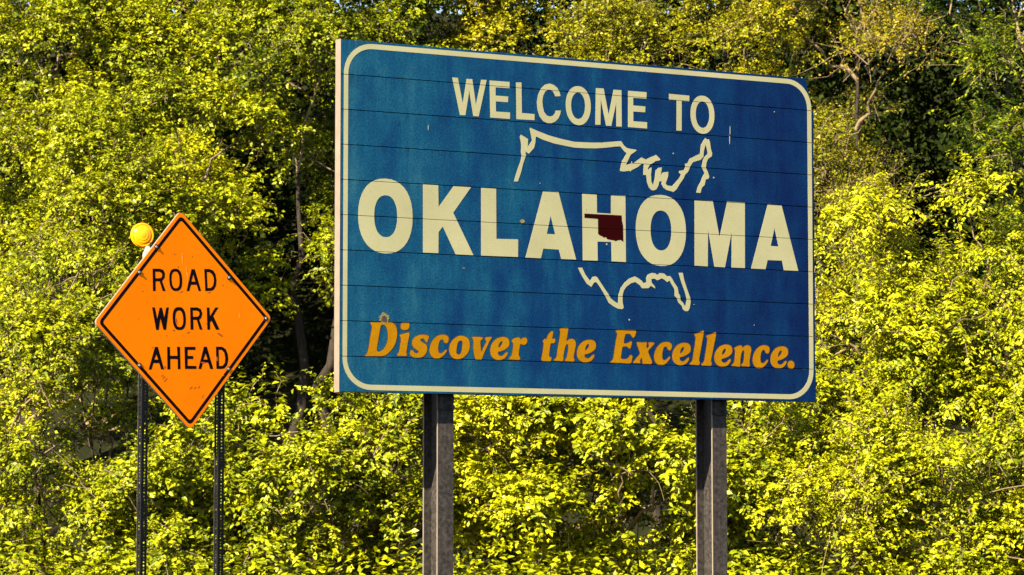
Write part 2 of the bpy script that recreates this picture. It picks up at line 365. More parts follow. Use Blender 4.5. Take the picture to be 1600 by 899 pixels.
SCRIPT = [
 ('D', [(296,-2445,340,-2444,389,-2442,474,-2438,511,-2450,536,-2482,544,-2538,530,-2610,494,-2672,451,-2712,408,-2731,329,-2734,247,-2737,247,-2729,265,-2700,277,-2650,292,-2562,304,-2495,301,-2470,292,-2456), (389,-2470,413,-2461,441,-2480,455,-2524,455,-2585,442,-2635,414,-2674,381,-2695,356,-2693,351,-2671,362,-2604,374,-2537)]),
 ('i', [(573,-2545,610,-2533,658,-2523,660,-2551,650,-2590,638,-2663,632,-2696,638,-2713,632,-2725,592,-2726,552,-2726,546,-2715,564,-2693,573,-2642,582,-2592,580,-2570,572,-2556), (597,-2441,646,-2437,662,-2451,656,-2484,634,-2499,604,-2501,582,-2489,580,-2461)]),
 ('s', [(834,-2602,848,-2562,845,-2546,807,-2538,764,-2540,721,-2558,693,-2589,690,-2628,709,-2655,746,-2677,752,-2691,734,-2702,709,-2694,697,-2678,678,-2676,669,-2696,675,-2720,703,-2736,746,-2739,789,-2729,826,-2691,833,-2652,823,-2624,795,-2608,770,-2592,767,-2579,783,-2570,804,-2575,820,-2597)]),
 ('c', [(1000,-2597,1025,-2605,1041,-2579,1038,-2551,1013,-2535,975,-2532,932,-2546,888,-2584,864,-2635,857,-2679,873,-2718,907,-2739,951,-2737,988,-2715,1019,-2681,1022,-2664,1010,-2667,988,-2687,963,-2696,945,-2686,939,-2655,944,-2616,957,-2584,975,-2573,991,-2578)]),
 ('o', [(1175,-2536,1219,-2549,1244,-2579,1249,-2630,1231,-2681,1187,-2724,1137,-2741,1093,-2735,1062,-2708,1049,-2663,1059,-2612,1087,-2572,1131,-2543), (1162,-2576,1178,-2587,1178,-2620,1169,-2677,1150,-2700,1128,-2700,1117,-2684,1121,-2639,1134,-2593)]),
 ('v', [(1275,-2544,1326,-2542,1373,-2545,1370,-2562,1354,-2576,1354,-2616,1364,-2672,1389,-2626,1414,-2580,1402,-2561,1408,-2544,1459,-2539,1462,-2550,1443,-2574,1421,-2619,1389,-2682,1367,-2734,1339,-2739,1307,-2736,1294,-2696,1285,-2640,1288,-2584,1279,-2561)]),
 ('e', [(1621,-2668,1621,-2688,1593,-2722,1542,-2738,1497,-2732,1462,-2703,1453,-2658,1465,-2607,1503,-2561,1548,-2540,1593,-2535,1628,-2549,1640,-2579,1634,-2614,1599,-2643,1554,-2661,1529,-2667,1529,-2690,1551,-2704,1580,-2697,1605,-2674), (1561,-2573,1573,-2576,1570,-2598,1551,-2622,1532,-2631,1535,-2605,1548,-2582)]),
 ('r', [(1669,-2559,1701,-2541,1743,-2536,1749,-2554,1775,-2539,1804,-2535,1818,-2552,1816,-2577,1791,-2598,1753,-2593,1746,-2605,1736,-2662,1736,-2696,1747,-2713,1740,-2731,1688,-2731,1644,-2730,1642,-2718,1666,-2692,1676,-2641,1682,-2595,1669,-2573)]),
 ('t', [(2064,-2472,2081,-2479,2071,-2536,2097,-2535,2103,-2555,2090,-2574,2061,-2576,2051,-2597,2042,-2660,2038,-2683,2048,-2700,2064,-2705,2054,-2734,2016,-2737,1970,-2733,1965,-2713,1977,-2661,1987,-2581,1977,-2567,1996,-2541,2016,-2538,2035,-2500)]),
 ('h', [(2149,-2448,2185,-2439,2232,-2438,2231,-2466,2221,-2523,2217,-2552,2257,-2534,2289,-2536,2309,-2561,2309,-2595,2296,-2653,2289,-2699,2297,-2716,2289,-2732,2246,-2732,2204,-2730,2204,-2720,2220,-2701,2234,-2638,2237,-2592,2227,-2580,2208,-2592,2194,-2639,2185,-2690,2184,-2713,2178,-2731,2136,-2731,2093,-2730,2093,-2720,2116,-2698,2129,-2623,2146,-2537,2156,-2474)]),
 ('e', [(2498,-2668,2498,-2687,2469,-2722,2416,-2737,2371,-2731,2335,-2703,2325,-2658,2338,-2607,2377,-2561,2423,-2540,2469,-2536,2505,-2549,2518,-2580,2511,-2614,2475,-2643,2430,-2661,2403,-2667,2403,-2690,2426,-2703,2456,-2697,2482,-2674), (2436,-2573,2449,-2576,2446,-2599,2426,-2622,2407,-2631,2410,-2605,2423,-2582)]),
 ('E', [(2731,-2442,2824,-2439,2928,-2438,2928,-2474,2911,-2501,2894,-2495,2877,-2473,2844,-2468,2821,-2480,2807,-2553,2844,-2555,2877,-2539,2891,-2545,2877,-2597,2857,-2598,2837,-2584,2794,-2591,2780,-2658,2777,-2693,2810,-2701,2850,-2691,2873,-2664,2895,-2669,2890,-2701,2873,-2735,2776,-2734,2673,-2733,2673,-2727,2697,-2700,2707,-2648,2727,-2538,2741,-2479,2731,-2457)]),
 ('x', [(2947,-2544,2998,-2545,3045,-2543,3045,-2564,3041,-2581,3055,-2596,3072,-2575,3068,-2552,3079,-2542,3124,-2544,3120,-2559,3092,-2586,3061,-2622,3078,-2668,3098,-2708,3095,-2734,3051,-2735,3004,-2735,3004,-2722,2997,-2687,2987,-2687,2974,-2711,2977,-2731,2943,-2731,2910,-2731,2913,-2718,2944,-2683,2976,-2647,2964,-2607,2947,-2566)]),
 ('c', [(3269,-2599,3294,-2607,3310,-2581,3307,-2552,3282,-2536,3244,-2533,3200,-2547,3156,-2585,3131,-2637,3125,-2683,3141,-2722,3175,-2743,3219,-2742,3257,-2719,3288,-2684,3291,-2667,3279,-2670,3257,-2691,3232,-2700,3213,-2689,3208,-2658,3213,-2618,3225,-2586,3244,-2574,3260,-2579)]),
 ('e', [(3491,-2669,3491,-2689,3462,-2724,3409,-2740,3363,-2734,3327,-2705,3317,-2660,3330,-2608,3369,-2561,3415,-2540,3462,-2536,3498,-2549,3511,-2580,3505,-2615,3468,-2644,3422,-2663,3396,-2669,3396,-2692,3419,-2706,3448,-2699,3475,-2676), (3429,-2574,3442,-2577,3439,-2600,3419,-2623,3399,-2632,3402,-2606,3415,-2583)]),
 ('l', [(3559,-2452,3605,-2438,3650,-2417,3647,-2466,3635,-2519,3615,-2612,3599,-2686,3607,-2708,3599,-2733,3553,-2732,3507,-2731,3507,-2717,3530,-2694,3546,-2614,3562,-2528,3566,-2482,3558,-2465)]),
 ('l', [(3685,-2463,3733,-2449,3780,-2428,3778,-2477,3765,-2529,3744,-2619,3728,-2691,3736,-2713,3727,-2737,3679,-2736,3631,-2735,3631,-2722,3655,-2699,3672,-2621,3688,-2537,3693,-2492,3685,-2476)]),
 ('e', [(3939,-2672,3939,-2692,3910,-2727,3857,-2742,3812,-2736,3776,-2707,3766,-2662,3779,-2611,3818,-2565,3864,-2544,3910,-2540,3946,-2553,3959,-2584,3952,-2618,3916,-2647,3870,-2665,3844,-2672,3844,-2694,3867,-2708,3897,-2701,3923,-2678), (3877,-2577,3890,-2580,3887,-2603,3867,-2626,3848,-2635,3851,-2609,3864,-2586)]),
 ('n', [(3984,-2570,4024,-2549,4059,-2544,4071,-2564,4110,-2541,4149,-2545,4165,-2578,4156,-2625,4144,-2692,4149,-2719,4140,-2735,4101,-2734,4060,-2733,4062,-2717,4081,-2694,4090,-2627,4090,-2593,4074,-2587,4058,-2614,4046,-2674,4044,-2708,4042,-2738,3999,-2735,3956,-2733,3956,-2723,3980,-2699,3988,-2636,3992,-2596)]),
 ('c', [(4325,-2601,4350,-2609,4365,-2583,4362,-2554,4337,-2538,4300,-2535,4256,-2549,4213,-2587,4188,-2639,4182,-2685,4198,-2725,4232,-2746,4276,-2744,4313,-2722,4344,-2687,4347,-2669,4334,-2673,4313,-2693,4288,-2702,4269,-2692,4264,-2660,4269,-2620,4281,-2588,4300,-2576,4316,-2582)]),
 ('e', [(4550,-2674,4550,-2694,4521,-2729,4469,-2744,4423,-2738,4387,-2709,4377,-2664,4390,-2612,4429,-2565,4475,-2544,4521,-2540,4557,-2553,4570,-2584,4563,-2619,4527,-2648,4482,-2667,4455,-2673,4455,-2696,4478,-2710,4508,-2703,4534,-2680), (4488,-2578,4501,-2580,4498,-2603,4478,-2627,4459,-2636,4462,-2610,4475,-2587)]),
 ('period', [(4639,-2708,4639,-2701,4637,-2695,4635,-2689,4631,-2684,4627,-2679,4621,-2676,4616,-2673,4610,-2671,4603,-2671,4597,-2671,4591,-2673,4585,-2676,4580,-2679,4576,-2684,4572,-2689,4570,-2695,4568,-2701,4568,-2708,4568,-2714,4570,-2720,4572,-2726,4576,-2731,4580,-2736,4585,-2740,4591,-2742,4597,-2744,4603,-2745,4610,-2744,4616,-2742,4621,-2740,4627,-2736,4631,-2731,4635,-2726,4637,-2720,4639,-2714)]),
]
WARNING = [
 ('R', [(-295,407,-223,406,-193,396,-179,369,-184,336,-210,309,-180,231,-208,232,-233,308,-272,308,-275,233,-301,233), (-271,383,-227,382,-208,369,-206,354,-213,337,-230,332,-272,332)]),
 ('O', [(-16,318,-17,339,-19,355,-23,368,-28,379,-35,388,-43,396,-52,401,-63,404,-78,405,-93,404,-104,401,-114,396,-122,388,-128,379,-133,368,-137,355,-139,339,-140,318,-139,296,-137,281,-133,267,-128,256,-122,247,-114,240,-104,234,-93,231,-78,230,-63,231,-52,234,-43,240,-35,247,-28,256,-23,267,-19,281,-17,296), (-41,318,-42,334,-43,345,-45,355,-49,363,-53,370,-58,376,-63,380,-70,382,-80,383,-89,382,-96,380,-102,376,-106,370,-110,363,-114,355,-116,345,-117,334,-118,318,-117,302,-116,290,-114,280,-110,272,-106,265,-102,260,-96,256,-89,253,-80,253,-70,253,-63,256,-58,260,-53,265,-49,272,-45,280,-43,290,-42,302)]),
 ('A', [(80,401,111,400,164,227,139,227,123,277,67,277,48,228,22,229), (95,359,110,302,73,303)]),
 ('D', [(204,401,255,400,293,387,313,357,320,311,311,265,287,235,258,227,205,226), (228,377,254,375,278,360,293,332,294,301,285,271,263,251,228,250)]),
 ('W', [(-316,106,-290,106,-272,17,-244,103,-222,103,-204,26,-180,104,-156,104,-192,-70,-217,-69,-241,20,-262,-70,-287,-69)]),
 ('O', [(3,15,2,37,0,53,-4,67,-9,78,-16,88,-24,96,-33,101,-45,104,-60,105,-76,104,-87,101,-97,96,-105,88,-112,78,-117,67,-121,53,-123,37,-124,15,-123,-7,-121,-23,-117,-37,-112,-48,-105,-58,-97,-66,-87,-71,-76,-74,-60,-75,-45,-74,-33,-71,-24,-66,-16,-58,-9,-48,-4,-37,0,-23,2,-7), (-23,13,-23,29,-25,40,-27,50,-30,58,-34,65,-39,71,-44,74,-51,77,-60,78,-70,77,-76,74,-82,71,-87,65,-91,58,-94,50,-96,40,-98,29,-98,13,-98,-3,-96,-14,-94,-24,-91,-32,-87,-39,-82,-45,-76,-49,-70,-51,-60,-52,-51,-51,-44,-49,-39,-45,-34,-39,-30,-32,-27,-24,-25,-14,-23,-3)]),
 ('R', [(50,100,119,99,153,86,166,50,153,16,133,2,161,-77,133,-76,109,1,74,2,72,-75,44,-74), (74,75,117,74,137,62,137,41,124,27,73,26)]),
 ('K', [(212,97,238,96,240,28,296,95,327,95,272,29,328,-81,292,-80,253,-9,237,-21,235,-79,208,-78)]),
 ('A', [(-305,-200,-278,-200,-228,-377,-257,-376,-271,-327,-327,-325,-347,-374,-374,-374), (-295,-259,-280,-299,-317,-298)]),
 ('H', [(-189,-203,-163,-204,-164,-273,-94,-275,-94,-205,-66,-206,-70,-380,-96,-380,-93,-301,-164,-298,-168,-379,-196,-378)]),
 ('E', [(-22,-207,84,-210,83,-234,7,-232,5,-278,59,-281,57,-305,3,-303,0,-356,85,-360,84,-383,-27,-380)]),
 ('A', [(167,-211,195,-212,249,-388,218,-388,202,-337,150,-336,131,-385,103,-384), (180,-264,196,-313,157,-311)]),
 ('D', [(285,-214,346,-216,381,-236,399,-278,401,-321,387,-363,359,-388,332,-391,280,-389), (310,-239,341,-241,364,-263,372,-306,366,-344,342,-367,307,-367)]),
]

def loop_pts(flat):
    a = np.array(flat, float).reshape(-1, 2) / 1000.0
    return a

def smooth_loop(P, n=3):
    """closed Catmull-Rom through P"""
    a, b, c, d = np.roll(P, 1, 0), P, np.roll(P, -1, 0), np.roll(P, -2, 0)
    out = []
    for k in range(n):
        t = k / n
        out.append(0.5 * (2 * b + (c - a) * t + (2 * a - 5 * b + 4 * c - d) * t * t + (3 * b - a - 3 * c + d) * t ** 3))
    return np.stack(out, 1).reshape(-1, 2)

def area(P):
    x, y = P.T
    return 0.5 * np.sum(x * np.roll(y, -1) - y * np.roll(x, -1))

def inside(pt, P):
    x, y = pt; c = False
    for (x0, y0), (x1, y1) in zip(P, np.roll(P, -1, 0)):
        if (y0 > y) != (y1 > y) and x < (x1 - x0) * (y - y0) / (y1 - y0) + x0:
            c = not c
    return c

def grow(P, d, is_hole):
    """push a loop outwards (holes inwards) by d"""
    s = 1.0 if area(P) > 0 else -1.0
    t0 = P - np.roll(P, 1, 0); t1 = np.roll(P, -1, 0) - P
    n = lambda t: np.stack([t[:, 1], -t[:, 0]], 1) / np.maximum(np.linalg.norm(t, axis=1, keepdims=True), 1e-6)
    m = n(t0) + n(t1)
    m /= np.maximum(np.linalg.norm(m, axis=1, keepdims=True), 0.35)
    return P + m * s * (-d if is_hole else d)

def flat_print(name, loops, place, y0, y1, seams=(), gap=0.005):
    """thin raised sheet in the shape of the loops (holes allowed), cut where it crosses a seam.
    place(u, v) -> (x, z) on the sign's face; y0 front, y1 back"""
    bm = bmesh.new()
    outer = [P for P in loops if not any(inside(P[0], Q) for Q in loops if Q is not P)]
    for P in outer:
        hs = [Q for Q in loops if Q is not P and inside(Q[0], P)]
        grp = [P] + hs
        pts = np.vstack(grp)
        tris = tessellate_polygon([[Vector((a, b, 0)) for a, b in L] for L in grp])
        vs = [bm.verts.new((a, 0, b)) for a, b in pts]
        for t in tris:
            try: bm.faces.new([vs[i] for i in t])
            except ValueError: pass
    for s in seams:
        for e in (s - gap / 2, s + gap / 2):
            bmesh.ops.bisect_plane(bm, geom=bm.verts[:] + bm.edges[:] + bm.faces[:], plane_co=(0, 0, e), plane_no=(0, 0, 1), dist=1e-6)
    dead = [f for f in bm.faces if any(abs(f.calc_center_median().z - s) < gap / 2 - 1e-5 for s in seams)]
    bmesh.ops.delete(bm, geom=dead, context='FACES')
    for f in bm.faces:
        f.normal_update()
        if f.normal.y > 0: f.normal_flip()
    for v in bm.verts: v.co.y = y0
    ext = bmesh.ops.extrude_face_region(bm, geom=bm.faces[:], use_keep_orig=True)
    for v in [g for g in ext['geom'] if isinstance(g, bmesh.types.BMVert)]: v.co.y = y1
    # keep_orig leaves the first sheet as the front; the extruded copy is the back
    for v in bm.verts:
        x, z = place(v.co.x, v.co.z)
        v.co.x, v.co.z = x, z
    return bm_mesh(name, bm, recalc=True)

# ------------------------------------------------------------------ the blue welcome sign
TH = 0.48285558
SIGN_TOP = 4.07289256 + EYE
W, H, NP = 4.877, 3.048, 10
PH = H / NP
SEAMS = [-PH * k for k in range(1, NP)]
sign = empty('welcome_sign', (-1.47752404, 24.29035132, 0), TH)
tag(sign, 'large blue planked welcome sign on two steel posts, cream letters reading WELCOME TO OKLAHOMA', 'road sign')

for k in range(NP):
    z1 = SIGN_TOP - PH * k - (0.0 if k == 0 else 0.003)
    z0 = SIGN_TOP - PH * (k + 1) + (0.0 if k == NP - 1 else 0.003)
    bm = bmesh.new()
    if k == 0:      # top plank: its far end is cut at a slant
        ring = [(0, z0), (4.863, z0), (4.792, z1), (0, z1)]
        fr = [bm.verts.new((x, 0, z)) for x, z in ring]
        bk = [bm.verts.new((x, 0.1, z)) for x, z in ring]
        bm.faces.new(fr); bm.faces.new(bk[::-1])
        for i in range(4):
            bm.faces.new([fr[i], fr[(i + 1) % 4], bk[(i + 1) % 4], bk[i]])
        bmesh.ops.bevel(bm, geom=bm.edges[:], offset=0.002, segments=1, affect='EDGES')
    else:
        add_box(bm, 0.0, W + 0.004 * math.sin(k * 2.3), 0, 0.1, z0, z1, 0.002)
    link('plank', bm_mesh('plank', bm), BLUE, sign)
bm = bmesh.new(); add_box(bm, 0.03, W - 0.09, 0.101, 0.112, SIGN_TOP - H + 0.02, SIGN_TOP - 0.02)
link('light_stop_sheet', bm_mesh('light_stop_sheet', bm), DARK, sign)  # unseen sheet added to stop light leaking through the plank joints
bm = bmesh.new(); add_box(bm, -0.005, 0.0, -0.002, 0.104, SIGN_TOP - H - 0.004, SIGN_TOP + 0.004, 0.0015)
link('end_trim', bm_mesh('end_trim', bm), TRIM, sign)

pl = lambda u, v: (u, SIGN_TOP + v)
# rounded cream border
def rounded(x0, x1, z0, z1, r, n=10, rtr=None):
    pts = []
    for cx, cz, a0, rr in ((x1 - r, z0 + r, -90, r), (x1 - (rtr or r), z1 - (rtr or r), 0, rtr or r), (x0 + r, z1 - r, 90, r), (x0 + r, z0 + r, 180, r)):
        for i in range(n + 1):
            a = R(a0 + 90 * i / n)
            pts.append((cx + rr * math.cos(a), cz + rr * math.sin(a)))
    return np.array(pts)
out_ = rounded(0.029, 4.853, -3.029, -0.021, 0.27)
in_ = rounded(0.029 + 0.041, 4.853 - 0.046, -3.029 + 0.046, -0.021 - 0.045, 0.228)
link('border', flat_print('border', [out_, in_], pl, -0.0018, 0.0004, SEAMS), CREAM, sign)

def letters(table, word, mat, smooth, y):
    n = len(table)
    for i, (ch, loops) in enumerate(table):
        Ls = [loop_pts(q) for q in loops]
        if smooth: Ls = [smooth_loop(P) for P in Ls]
        o = link('letter', flat_print('letter', Ls, pl, y, 0.0004, SEAMS, 0.0045), mat, sign)
        if smooth:
            holes = [any(inside(P[0], Q) for Q in Ls if Q is not P) for P in Ls]
            G = [grow(P, 0.006, h) for P, h in zip(Ls, holes)]
            e = link('letter_edge', flat_print('letter_edge', G, pl, -0.0012, 0.0004, SEAMS, 0.0045), RUST, o)
letters(WELCOME, 'WELCOME TO', CREAM, False, -0.002)
letters(STATE_NAME, 'OKLAHOMA', CREAM, False, -0.002)
letters(SCRIPT, 'Discover the Excellence.', GOLD, True, -0.0022)
for nm, loops in EMBLEM:
    Ls = [loop_pts(q) for q in loops]
    if nm == 'state':
        o = link('state_shape', flat_print('state_shape', Ls, pl, -0.0038, 0.0004, SEAMS, 0.003), MAROON, sign)
        tag(o, 'dark maroon silhouette of the state over the letter H')
    else:
        o = link('map_outline', flat_print('map_outline', Ls, pl, -0.0026, 0.0004, SEAMS, 0.0045), CREAM, sign)
        tag(o, 'cream outline of the northern coast and border' if nm == 'map_north' else 'cream outline of the southern coast and border')

# paint damage: the burst above the D, a chip, specks and scratches
def blob(cu, cv, ru, rv, n=26, jag=0.25, seed=1):
    rr = random.Random(seed)
    return np.array([(cu + ru * (1 - jag * rr.random()) * math.cos(2 * math.pi * i / n), cv + rv * (1 - jag * rr.random()) * math.sin(2 * math.pi * i / n)) for i in range(n)])
CHIP = mat_flat('bared_primer', (0.090, 0.072, 0.026), (0.160, 0.135, 0.055), 30.0)
SCAR = mat_flat('bruised_metal', (0.022, 0.015, 0.013), (0.045, 0.032, 0.030), 30.0)
o = link('paint_burst', flat_print('paint_burst', [blob(0.418, -2.408, 0.058, 0.058, 40, 0.4, 3)], pl, -0.0030, 0.0004, ()), CHIP, sign)
tag(o, 'burst of chipped paint above the letter D')
link('burst_centre', flat_print('burst_centre', [blob(0.42, -2.415, 0.032, 0.034, 24, 0.3, 5)], pl, -0.0036, 0.0004, ()), SCAR, o)
o = link('paint_chip', flat_print('paint_chip', [blob(1.772, -1.499, 0.026, 0.020, 14, 0.35, 8)], pl, -0.0016, 0.0004, ()), CHIP, sign)
for i, (u, v, ru, rv) in enumerate([(4.44, -0.342, .006, .006), (3.337, -0.799, .007, .007), (3.769, -1.0, .010, .008), (2.633, -1.666, .009, .009), (2.865, -2.342, .009, .010), (2.42, -1.36, .005, .007),
                                    (3.95, -0.55, .003, .05), (3.945, -0.635, .004, .045), (0.84, -0.72, .003, .028), (1.19, -1.94, .018, .003), (1.95, -1.15, .004, .005), (4.2, -2.35, .005, .005), (3.55, -2.18, .005, .004)]):
    link('speck', flat_print('speck', [blob(u, v, ru, rv, 9, 0.3, 20 + i)], pl, -0.0034, 0.0004, ()), WHITE, sign)

# two wide-flange posts with bolted splice plates
def post(uc):
    fw, dp, t = 0.152, 0.29, 0.013
    y0 = 0.124; y1 = y0 + dp
    z0, z1 = -0.4, SIGN_TOP - 0.25
    bm = bmesh.new()
    sec = [(-fw/2, y0), (fw/2, y0), (fw/2, y0+t), (0.006, y0+t+0.004), (0.006, y1-t-0.004), (fw/2, y1-t), (fw/2, y1), (-fw/2, y1), (-fw/2, y1-t), (-0.006, y1-t-0.004), (-0.006, y0+t+0.004), (-fw/2, y0+t)]
    lo = [bm.verts.new((uc + x, y, z0)) for x, y in sec]; hi = [bm.verts.new((uc + x, y, z1)) for x, y in sec]
    n = len(sec)
    for i in range(n):
        bm.faces.new([lo[i], lo[(i+1) % n], hi[(i+1) % n], hi[i]])
    bm.faces.new(hi); bm.faces.new(lo[::-1])
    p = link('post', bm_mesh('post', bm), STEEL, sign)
    for zf in (y0, y1 - t):      # pale strips paint the sunlit edge onto the left flange tips
        bm = bmesh.new(); add_box(bm, uc - fw/2 - 0.005, uc - fw/2 + 0.0005, zf - 0.001, zf + t + 0.001, z0, z1)
        link('flange_tip_highlight', bm_mesh('flange_tip_highlight', bm), TRIM, p)
    zb = SIGN_TOP - H
    bm = bmesh.new()
    add_box(bm, uc - fw/2 - 0.010, uc + fw/2 - 0.004, y0 - 0.012, y0 - 0.001, zb - 0.135, zb + 0.16, 0.002)
    sp = link('splice_plate', bm_mesh('splice_plate', bm), STEEL, p)
    for sx in (-0.052, 0.052):
        for dz in (-0.035, -0.105):
            bm = bmesh.new()
            add_cyl(bm, (uc - 0.006 + sx, y0 - 0.012, zb + dz), (uc - 0.006 + sx, y0 - 0.020, zb + dz), 0.029, 0.029, 14)
            add_cyl(bm, (uc - 0.006 + sx, y0 - 0.020, zb + dz), (uc - 0.006 + sx, y0 - 0.036, zb + dz), 0.019, 0.018, 6)
            link('bolt', bm_mesh('bolt', bm), DARK, sp)
    # slim cross rails that carry the planks at the back
    bm = bmesh.new(); add_box(bm, uc - 0.02, uc + 0.02, 0.1125, y0 - 0.0005, zb + 0.17, SIGN_TOP - 0.25)
    link('mounting_rail', bm_mesh('mounting_rail', bm), STEEL, p)
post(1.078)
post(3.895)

# ------------------------------------------------------------------ the orange road work sign
TD, RO = 0.75312403, 0.06605309
DZ = 1.49307896 + EYE
dsign = empty('road_work_sign', (-2.55376002, 22.15720865, 0), TD)
tag(dsign, 'orange diamond warning sign reading ROAD WORK AHEAD on two perforated black posts', 'road sign')
pd = lambda u, v: (u * math.cos(RO) - v * math.sin(RO), DZ + u * math.sin(RO) + v * math.cos(RO))
def diamond(side, rad, n=6):
    h = side / 2; pts = []
    for cx, cz, a0 in ((h - rad, -h + rad, -90), (h - rad, h - rad, 0), (-h + rad, h - rad, 90), (-h + rad, -h + rad, 180)):
        for i in range(n + 1):
            a = R(a0 + 90 * i / n)
            pts.append((cx + rad * math.cos(a), cz + rad * math.sin(a)))
    P = np.array(pts); c = math.sqrt(0.5)
    return np.stack([P[:, 0] * c - P[:, 1] * c, P[:, 0] * c + P[:, 1] * c], 1)
SD = 1.219
link('plate', flat_print('plate', [diamond(SD - 0.001, 0.040)], pd, 0.0006, 0.016), TRIM, dsign)
face = link('face_sheet', flat_print('face_sheet', [diamond(SD - 0.006, 0.040)], pd, -0.0006, 0.0009), ORANGE, dsign)
link('border', flat_print('border', [diamond(SD - 0.055, 0.036), diamond(SD - 0.108, 0.020)], pd, -0.0009, -0.0001), INK, dsign)
for ch, loops in WARNING:
    link('letter', flat_print('letter', [loop_pts(q) for q in loops], pd, -0.0010, -0.0001), INK, dsign)
for u, v in ((-0.249, 0.576), (-0.421, 0.379), (0.447, 0.329), (-0.458, -0.339), (0.400, -0.394), (0.800, -0.002)):
    x, z = pd(u, v)
    bm = bmesh.new(); add_cyl(bm, (x, -0.0005, z), (x, -0.0032, z), 0.021, 0.020, 14)
    b = link('bolt_washer', bm_mesh('bolt_washer', bm), DARK, dsign)
    bm = bmesh.new(); add_cyl(bm, (x - 0.003, -0.0031, z + 0.001), (x - 0.003, -0.0075, z + 0.001), 0.0095, 0.0085, 6)
    link('bolt_head', bm_mesh('bolt_head', bm), BRIGHT, b)
marks = []
for i, (px, pz, ru, rv, a) in enumerate([(-.03, .225, .020, .004, 14), (.24, .215, .020, .004, 12), (-.40, .235, .007, .007, 0), (.38, .27, .006, .010, 20), (.09, .50, .008, .006, 0), (-.08, .52, .005, .008, 0), (-.05, .42, .005, .010, 0),
        (-.09, .005, .006, .022, 10), (-.09, -.015, .005, .020, 0), (-.12, -.075, .014, .006, 10), (0.02, -.095, .022, .004, 16), (-.19, -.115, .006, .006, 0), (-.33, -.205, .008, .006, 0), (-.22, -.36, .012, .012, 0), (.15, -.335, .030, .006, 0),
        (.29, -.31, .010, .025, 0), (-.22, -.46, .030, .004, 40), (-.235, -.44, .022, .003, 35), (-.245, -.425, .020, .003, 0), (.02, -.53, .020, .004, 30), (.06, -.53, .016, .004, 20), (.10, -.525, .016, .004, 35), (.13, -.60, .018, .003, 45), (.33, -.12, .035, .010, -25), (.345, -.445, .014, .004, 10), (.2, -.03, .005, .005, 0), (-.45, .02, .004, .006, 0)]):
    P = blob(0, 0, ru, rv, 10, 0.35, 60 + i); ca, sa = math.cos(R(a)), math.sin(R(a))
    marks.append(np.stack([px + P[:, 0] * ca - P[:, 1] * sa, pz + P[:, 0] * sa + P[:, 1] * ca], 1))
tag(link('scuff_marks', flat_print('scuff_marks', marks, pd, -0.0012, -0.0002), SCUFF, dsign), 'small reddish scuffs and scratches on the orange face', kind='stuff')
PALEO = mat_flat('pale_orange_scratch', (0.9, 0.36, 0.06), (0.95, 0.42, 0.1))
for u, v, ru, rv in ((-0.005, 0.49, 0.0014, 0.05), (0.035, 0.36, 0.0011, 0.07), (0.53, 0.03, 0.0012, 0.024)):
    link('scratch', flat_print('scratch', [blob(u, v, ru, rv, 12, 0.4, 90)], pd, -0.0013, -0.0002), PALEO, dsign)

def perforated(bm, origin, ax, width, z0, z1, t, nrm, hole=0.0085, pitch=0.0254):
    """steel strip with one column of round holes, real thickness t along nrm"""
    ax, nrm, origin = Vector(ax), Vector(nrm), Vector(origin)
    up = Vector((0, 0, 1))
    n = int((z1 - z0) / pitch)
    for side in (0, 1):
        for k in range(n):
            zc = z0 + (k + 0.5) * pitch
            o = origin + nrm * (t * side) + up * zc
            hp = pitch / 2
            corners = [(width/2, 0), (width/2, hp), (0, hp), (-width/2, hp), (-width/2, 0), (-width/2, -hp), (0, -hp), (width/2, -hp)]
            ov = [bm.verts.new(o + ax * a + up * b) for a, b in corners]
            iv = [bm.verts.new(o + ax * hole * math.cos(R(45 * i)) + up * hole * math.sin(R(45 * i))) for i in range(8)]
            for i in range(8):
                f = [ov[i], ov[(i+1) % 8], iv[(i+1) % 8], iv[i]]
                bm.faces.new(f if side else f[::-1])
            if side == 0:
                jv = [bm.verts.new(v.co + nrm * t) for v in iv]
                for i in range(8):
                    bm.faces.new([iv[i], iv[(i+1) % 8], jv[(i+1) % 8], jv[i]])
    zt = z0 + n * pitch
    for s in (-1, 1):
        a = origin + ax * (s * width / 2)
        q = [a + up * z0, a + nrm * t + up * z0, a + nrm * t + up * zt, a + up * zt]
        vs = [bm.verts.new(p) for p in q]
        bm.faces.new(vs if s > 0 else vs[::-1])

def angle_post(x0, z1):
    bm = bmesh.new()
    perforated(bm, (x0 + 0.031, 0.018, 0), (1, 0, 0), 0.056, -0.3, z1, 0.003, (0, 1, 0))
    perforated(bm, (x0, 0.018 + 0.0245, 0), (0, 1, 0), 0.049, -0.3, z1, 0.003, (1, 0, 0))
    p = link('perforated_post', bm_mesh('perforated_post', bm, recalc=False), BLACKP, dsign)
    bm = bmesh.new(); add_box(bm, x0 - 0.004, x0 - 0.0005, 0.060, 0.067, -0.3, z1)
    link('post_lip', bm_mesh('post_lip', bm), STEEL, p)
angle_post(-0.395, DZ + 0.38)
angle_post(0.345, DZ + 0.32)

